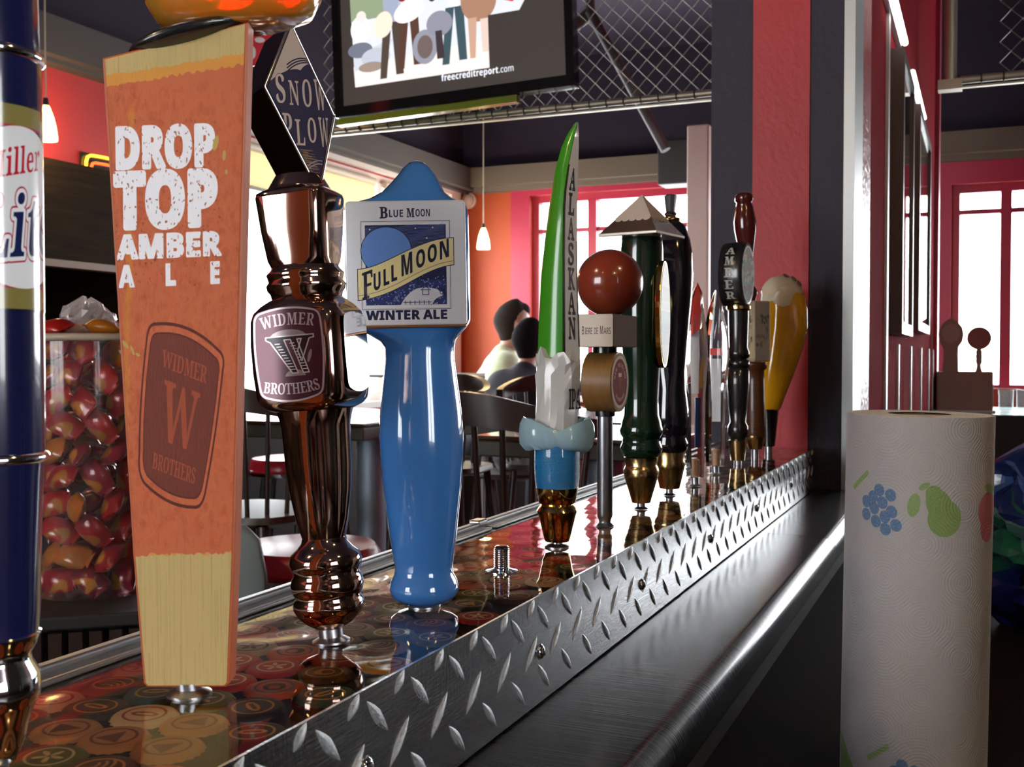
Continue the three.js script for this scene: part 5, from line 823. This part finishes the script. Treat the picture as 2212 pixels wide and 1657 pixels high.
{ // turned wooden handle with four-sided block and dark red grip
  const t = tap('turned wooden tap handle with lettered block and dark red grip', -0.346, -1.81, { turn: 0.97, lean: 0.012 });
  part(t, 'stud', cyl(0.0061, 0.0061, 0.016, 20).translate(0, 0.008, 0), M.steel);
  part(t, 'ferrule', lathe([[0.0107, 0.0148], [0.0176, 0.034], [0.0176, 0.0378], [0.015, 0.0385]], 36), M.brass);
  const w = mat([1, 1, 1], { map: grainMap([0.24, 0.12, 0.055], [0.42, 0.24, 0.12], 1, [1, 3]), roughness: 0.35, clearcoat: 0.3 });
  part(t, 'turned_base', lathe([[0.0172, 0.0382], [0.0184, 0.0454], [0.0165, 0.09], [0.0158, 0.13], [0.0155, 0.145], [0.0199, 0.1489], [0.0199, 0.1565], [0.0165, 0.159]], 36, 0.9), w);
  part(t, 'block', rb(0.037, 0.1, 0.037, 0.003), mat([0.5, 0.42, 0.3], { roughness: 0.4 }), [0, 0.2095, 0]);
  const side = (c) => canvasMap(128, 320, (g) => { g.fillStyle = c; g.fillRect(0, 0, 128, 320); for (let i = 0; i < 50; i++) { g.fillStyle = ['#3c4a3a', '#6a5648', '#8d8f92', '#c9bda8'][i % 4]; g.globalAlpha = 0.35; g.beginPath(); g.ellipse(rnd() * 128, 60 + rnd() * 200, 4 + rnd() * 16, 3 + rnd() * 10, rnd() * 3, 0, 7); g.fill(); } g.globalAlpha = 1; g.fillStyle = '#5a4636'; fit(g, 'RN', 50, 70, 64, 44, 'bold', 'serif', 2); });
  const plate = new THREE.PlaneGeometry(0.031, 0.09);
  part(t, 'printed_panel', plate, mat([1, 1, 1], { map: side('#cbb995'), roughness: 0.3 }), [-0.0187, 0.2095, 0], [0, -Math.PI / 2, 0]);
  part(t, 'printed_panel', plate, mat([1, 1, 1], { map: side('#b0a8a2'), roughness: 0.3 }), [0, 0.2095, 0.0187]);
  part(t, 'dark_red_grip', lathe([[0.0123, 0.2595], [0.0123, 0.2637], [0.0155, 0.27], [0.0155, 0.2752], [0.0095, 0.2867], [0.0085, 0.2982], [0.0115, 0.3365], [0.0176, 0.3748], [0.0184, 0.3901], [0.0145, 0.4131], [0.0125, 0.4208], [0.0153, 0.4238], [0.0148, 0.4323], [0.0115, 0.4361], [0, 0.437]], 40, 1.1), mat([0.09, 0.012, 0.012], { roughness: 0.14, clearcoat: 0.8 }), [0, 0, 0], [0, 0, 0.05]);
}
{ // yellow beer-glass handle with foam
  const t = tap('curved yellow tap handle shaped like a beer glass with foam', -0.345, -1.925, { turn: 0.2 });
  part(t, 'stud', cyl(0.0065, 0.0065, 0.012, 20).translate(0, 0.006, 0), M.steel);
  part(t, 'dark_ferrule', lathe([[0.0085, 0.0105], [0.0111, 0.012], [0.0165, 0.069], [0.0174, 0.076], [0.013, 0.077]], 36), mat([0.12, 0.12, 0.12], { metalness: 1, roughness: 0.2 }));
  part(t, 'yellow_glass', loft([[0.0745, 0.001, 0, 0.017, 0.015, 2.3], [0.078, 0.001, 0, 0.0195, 0.018, 2.3], [0.1, 0.005, 0, 0.0235, 0.021, 2.4], [0.14, 0.0145, 0, 0.029, 0.025, 2.5], [0.19, 0.0255, 0, 0.0345, 0.028, 2.6], [0.22, 0.03, 0, 0.036, 0.029, 2.6], [0.25, 0.0305, 0, 0.035, 0.029, 2.6], [0.272, 0.027, 0, 0.033, 0.028, 2.6], [0.278, 0.026, 0, 0.031, 0.026, 2.6]], 48, 1.2), mat([0.72, 0.36, 0.008], { roughness: 0.12, clearcoat: 0.9, clearcoatRoughness: 0.04 }));
  const foam = []; for (let j = 0; j <= 9; j++) { const v = j / 9; foam.push(Array.from({ length: 30 }, (_, i) => { const a = -i / 30 * Math.PI * 2, q = 0.036 * Math.sqrt(Math.max(0.01, 1 - v ** 2.4)) * (0.93 + 0.14 * vnoise(i * 1.1, j * 1.7)); return [0.0215 + Math.cos(a) * q, 0.265 + v * 0.045 + (1 - v) * 0.012 * vnoise(i * 0.9 + 5, 2) * (j ? 1 : -1), Math.sin(a) * q * 0.85]; })); }
  part(t, 'foam', skin(foam, 1.2), mat([0.8, 0.7, 0.52], { roughness: 0.35, clearcoat: 0.4 }));
  for (const [x, y, r] of [[0.028, 0.3075, -0.5], [0.041, 0.3025, -0.8], [0.05, 0.294, -1.0]]) part(t, 'brown_mark', new THREE.SphereGeometry(0.0062, 14, 10).scale(1, 0.45, 0.3), mat([0.16, 0.09, 0.04]), [x, y, 0.014], [-0.5, 0.3, r]);
}
// ---------------------------------------------------------------- right foreground: paper towel roll, plastic bag, back bar
{
  const t = thing('paper_towel_roll', 'white paper towel roll printed with grapes, pear and strawberry', 'paper towel', [-0.0455, -0.155, -0.835], { turn: 0.409, lean: -0.012 });
  const R = 0.0502, Hh = 0.282, W = 2048, H2 = 1800, S = W / (2 * Math.PI * R);
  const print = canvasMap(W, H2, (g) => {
    g.fillStyle = '#bdbabc'; g.fillRect(0, 0, W, H2);  // white paper drawn grey, its shade put into the base colour
    const Y = (y) => (Hh - y) * H2 / Hh, X = (x) => W / 2 + x * S, k = H2 / Hh;
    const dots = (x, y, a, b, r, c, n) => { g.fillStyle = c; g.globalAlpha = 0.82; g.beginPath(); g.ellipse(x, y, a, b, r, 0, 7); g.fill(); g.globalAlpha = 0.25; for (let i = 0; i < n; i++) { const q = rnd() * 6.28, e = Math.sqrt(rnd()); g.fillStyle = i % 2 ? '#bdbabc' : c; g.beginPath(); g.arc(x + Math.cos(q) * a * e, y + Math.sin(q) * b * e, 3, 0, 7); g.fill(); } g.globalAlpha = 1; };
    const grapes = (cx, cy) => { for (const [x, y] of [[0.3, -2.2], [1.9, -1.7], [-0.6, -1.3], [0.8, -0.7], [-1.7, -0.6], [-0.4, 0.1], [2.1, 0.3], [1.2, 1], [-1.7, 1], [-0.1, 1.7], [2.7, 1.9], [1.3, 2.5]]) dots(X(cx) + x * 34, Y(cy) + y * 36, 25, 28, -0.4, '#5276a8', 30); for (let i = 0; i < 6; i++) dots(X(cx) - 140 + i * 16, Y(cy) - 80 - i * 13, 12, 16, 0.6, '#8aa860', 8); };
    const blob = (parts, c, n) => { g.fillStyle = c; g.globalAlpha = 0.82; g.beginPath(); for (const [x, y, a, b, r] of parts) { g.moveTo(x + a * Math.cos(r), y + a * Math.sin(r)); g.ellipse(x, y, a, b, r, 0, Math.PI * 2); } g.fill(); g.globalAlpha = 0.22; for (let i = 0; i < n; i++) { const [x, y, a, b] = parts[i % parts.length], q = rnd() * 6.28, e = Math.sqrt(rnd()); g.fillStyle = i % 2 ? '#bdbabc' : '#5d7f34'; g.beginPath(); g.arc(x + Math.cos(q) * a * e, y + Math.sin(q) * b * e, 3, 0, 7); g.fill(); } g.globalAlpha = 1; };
    const pear = (cx, cy) => { const x = X(cx), y = Y(cy); blob([[x + 6, y + 34, 74, 80, 0.2], [x - 20, y - 26, 54, 70, -0.45], [x - 40, y - 66, 38, 44, -0.4]], '#7fa050', 120); dots(x - 126, y - 20, 26, 52, 0.15, '#86a860', 24); dots(x - 84, y - 104, 26, 13, -0.6, '#86a860', 8); };
    const berry = (cx, cy) => { const x = X(cx), y = Y(cy); blob([[x, y - 10, 88, 84, 0.1], [x - 8, y + 60, 62, 70, 0.1]], '#c05a66', 0); dots(x + 20, y - 104, 70, 20, 0.2, '#8aa860', 20); };
    for (const dx of [0, 0.158]) for (const [yy, sh] of [[0.218, 0], [0.03, 0.02]]) { grapes(-0.046 + dx + sh, yy); if (yy > 0.1) { pear(-0.001 + dx, yy + 0.001); berry(0.04 + dx, yy - 0.002); } else pear(-0.075 + dx, yy); }
  });
  const bump = dataMap(512, 512, (u, v) => { let s = 0.3 * vnoise(u * 90, v * 90, 90, 90); for (const [a, b] of [[0.25, 0.25], [0.75, 0.75], [0.25, 1.25], [-0.25, 0.75], [1.25, 0.25], [0.75, -0.25]]) { const d = Math.hypot(u - a, v - b); if (d < 0.5) s = Math.max(s, 0.45 + 0.35 * Math.cos(d * 150)); } return s * 0.8; }, false, [6, 5.4]);
  const paper = { roughness: 0.92, sheen: 0.15, sheenColor: C(1, 1, 1) };
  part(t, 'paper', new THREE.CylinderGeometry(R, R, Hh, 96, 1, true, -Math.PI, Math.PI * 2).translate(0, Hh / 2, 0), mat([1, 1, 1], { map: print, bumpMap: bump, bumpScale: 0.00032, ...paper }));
  part(t, 'rolled_edge', new THREE.RingGeometry(0.0215, R, 96, 6).rotateX(-Math.PI / 2).translate(0, Hh, 0), mat([0.72, 0.64, 0.56], { ...paper, bumpMap: dataMap(256, 256, (u, v) => { const r = Math.hypot(u - 0.5, v - 0.5); return 0.5 + 0.5 * Math.sin(r * 260); }, false), bumpScale: 0.0005 }));
  part(t, 'cardboard_core', lathe([[0.0205, 0.001], [0.0205, Hh - 0.001], [0.0216, Hh - 0.001], [0.0216, 0.001]], 48), mat([0.3, 0.2, 0.12], { roughness: 0.9 }));
}
{
  const t = thing('domed_lid', 'black domed lid in front of the paper towel roll', 'lid', [-0.032, -0.155, -0.715]);
  part(t, 'dome', lathe([[0.001, 0], [0.021, 0], [0.021, 0.006], [0.0195, 0.013], [0.015, 0.02], [0.008, 0.0245], [0, 0.026]], 40), M.black);
  part(t, 'rim', new THREE.TorusGeometry(0.0205, 0.0016, 8, 40).rotateX(Math.PI / 2).translate(0, 0.003, 0), M.rubber);
}
{
  const rings = []; for (let j = 0; j <= 22; j++) { const v = j / 22; rings.push(Array.from({ length: 44 }, (_, i) => { const a = -i / 44 * Math.PI * 2, w = 0.1 * Math.sin(Math.PI * Math.min(0.97, 0.1 + v * 0.9)) ** 0.6, q = w * (0.72 + 0.55 * vnoise(i * 0.55 + 11, j * 0.55) + 0.16 * vnoise(i * 1.6, j * 1.5)); return [Math.cos(a) * q, v * 0.235 * (0.92 + 0.12 * vnoise(i * 0.4, 3)), Math.sin(a) * q * 0.75]; })); }
  const print = canvasMap(512, 512, (g) => { g.fillStyle = '#20306a'; g.fillRect(0, 0, 512, 512); const P = (c, n, y0, y1) => { for (let i = 0; i < n; i++) { g.fillStyle = c; g.globalAlpha = 0.75; g.beginPath(); const x = rnd() * 512, y = y0 + rnd() * (y1 - y0); g.moveTo(x, y); g.lineTo(x + 30 + rnd() * 60, y + 10 + rnd() * 30); g.lineTo(x + 20 + rnd() * 40, y + 60 + rnd() * 60); g.closePath(); g.fill(); } g.globalAlpha = 1; }; P('#2f7d52', 26, 120, 320); P('#d8dc9a', 8, 90, 190); P('#5d86c8', 18, 0, 160); P('#0e1430', 30, 250, 500); P('#7aa890', 10, 160, 300); });
  solo('plastic_bag', skin(rings, 0.35), mat([1, 1, 1], { map: print, roughness: 0.16, clearcoat: 0.6, transmission: 0.25, thickness: 0 }), 'crumpled blue and green printed plastic bag behind the paper towel', 'bag', [0.085, -0.155, -1.44]);
}
{ // unseen tall cooler added to keep the right window off the towel roll
  const t = thing('added_shade_cooler', 'added dark cooler out of view that shades the towel roll', 'cooler', [0.78, FY, -0.72]);
  part(t, 'body', rb(0.6, 1.9, 1.0, 0.015).translate(0, 0.95, 0), mat([0.03, 0.022, 0.02], { roughness: 0.5 }));
  for (const z of [-0.25, 0.25]) { const d = part(t, 'door', rb(0.02, 1.7, 0.46, 0.006), mat([0.02, 0.018, 0.018], { roughness: 0.3 }), [-0.306, 0.98, z]); part(d, 'handle', rb(0.02, 0.3, 0.02, 0.006), M.dullSteel, [-0.02, 0, z > 0 ? -0.19 : 0.19]); }
  part(t, 'kick_plate', bx(-0.29, 0.29, 0, 0.1, -0.49, 0.49), M.rubber, [0.001, 0, 0]);
}
// back bar by the far right window
solo('back_bar', merge(bx(-0.17, 1.9, FY, -0.1, -5.95, -5.2), bx(-0.19, 1.95, -0.1, -0.085, -5.98, -5.17)), mat([0.02, 0.012, 0.012], { roughness: 0.35 }), 'dark counter of the back bar below the far right window', 'counter', [0, 0, 0]);
{
  const woodBack = mat([0.34, 0.2, 0.15], { roughness: 0.5 });
  const t = thing('tap_tower', 'brown box-shaped tap tower on the back bar', 'tap tower', [-0.1, -0.085, -5.42]);
  part(t, 'box', rb(0.24, 0.185, 0.12, 0.008).translate(0.02, 0.0925, 0), woodBack);
  part(t, 'drip_tray', rb(0.26, 0.012, 0.16, 0.003).translate(0.02, 0.006, 0.03), M.dullSteel);
  const a = thing('beer_tap', 'spoon-shaped wooden tap handle on the back bar tower', 'beer tap', [-0.14, 0.1, -5.4], { group: 'tap handles of the back bar' });
  part(a, 'paddle', flatShape([[-0.03, 0], [0.03, 0], [0.028, 0.05], [0.025, 0.085], [0.03, 0.115], [0.046, 0.14], [0.05, 0.17], [0.045, 0.2], [0.028, 0.222], [0, 0.242], [-0.028, 0.222], [-0.045, 0.2], [-0.05, 0.17], [-0.046, 0.14], [-0.03, 0.115], [-0.025, 0.085], [-0.028, 0.05]], 0.016, 0.004), woodBack);
  part(a, 'pale_face', flatShape(ellipse(0.038, 0.045, 28).map(([x, y]) => [x, y + 0.175]), 0.001, 0).translate(0, 0, 0.021), mat([0.42, 0.28, 0.22], { roughness: 0.5 }));
  const b = thing('beer_tap', 'round-headed tap handle on the back bar tower', 'beer tap', [-0.021, 0.1, -5.42], { group: 'tap handles of the back bar' });
  part(b, 'turned_stem', lathe([[0.016, 0], [0.012, 0.01], [0.009, 0.03], [0.0145, 0.045], [0.0125, 0.055], [0.0148, 0.07], [0.0125, 0.08], [0.0145, 0.09], [0.01, 0.1], [0.02, 0.108]], 24), woodBack);
  part(b, 'round_head', cyl(0.052, 0.052, 0.018, 40).rotateX(Math.PI / 2).translate(0, 0.152, 0), mat([0.32, 0.07, 0.06], { roughness: 0.4 }));
  const glass = mat([0.9, 0.95, 0.95], { transmission: 0.9, roughness: 0.05, thickness: 0, ior: 1.45 });
  const tumbler = lathe([[0, 0.002], [0.026, 0.002], [0.03, 0.006], [0.034, 0.1], [0.033, 0.1], [0.0285, 0.008], [0, 0.006]], 20);
  for (let i = 0; i < 6; i++) solo('drinking_glass', tumbler, glass, 'clear drinking glass upright in a row on the back bar', 'glass', [0.095 + i * 0.075, -0.085, -5.48], { group: 'glasses on the back bar' });
  const c = thing('red_chair', 'red topped chair back beyond the back bar', 'chair', [0.1, FY, -6.5]);
  part(c, 'backrest', loft([[0.7, 0, 0, 0.19, 0.02, 4], [0.98, 0, 0, 0.18, 0.02, 4], [1.05, 0, 0, 0.14, 0.018, 3], [1.065, 0, 0, 0.06, 0.01, 2.5]], 32), mat([0.42, 0.05, 0.03], { roughness: 0.4 }));
  part(c, 'seat', rb(0.4, 0.05, 0.38, 0.02).translate(0, 0.7, -0.2), mat([0.42, 0.05, 0.03]));
  for (const [x, z] of [[-0.17, -0.02], [0.17, -0.02], [-0.17, -0.36], [0.17, -0.36]]) part(c, 'leg', cyl(0.015, 0.015, 0.68, 10).translate(x, 0.34, z), M.rubber);
}
// ---------------------------------------------------------------- shadows on, and hand over
scene.traverse((o) => { if (o.isMesh) { o.castShadow = o.receiveShadow = true; } else if (o.isPointLight) o.castShadow = true; });
renderer.render(scene, camera);
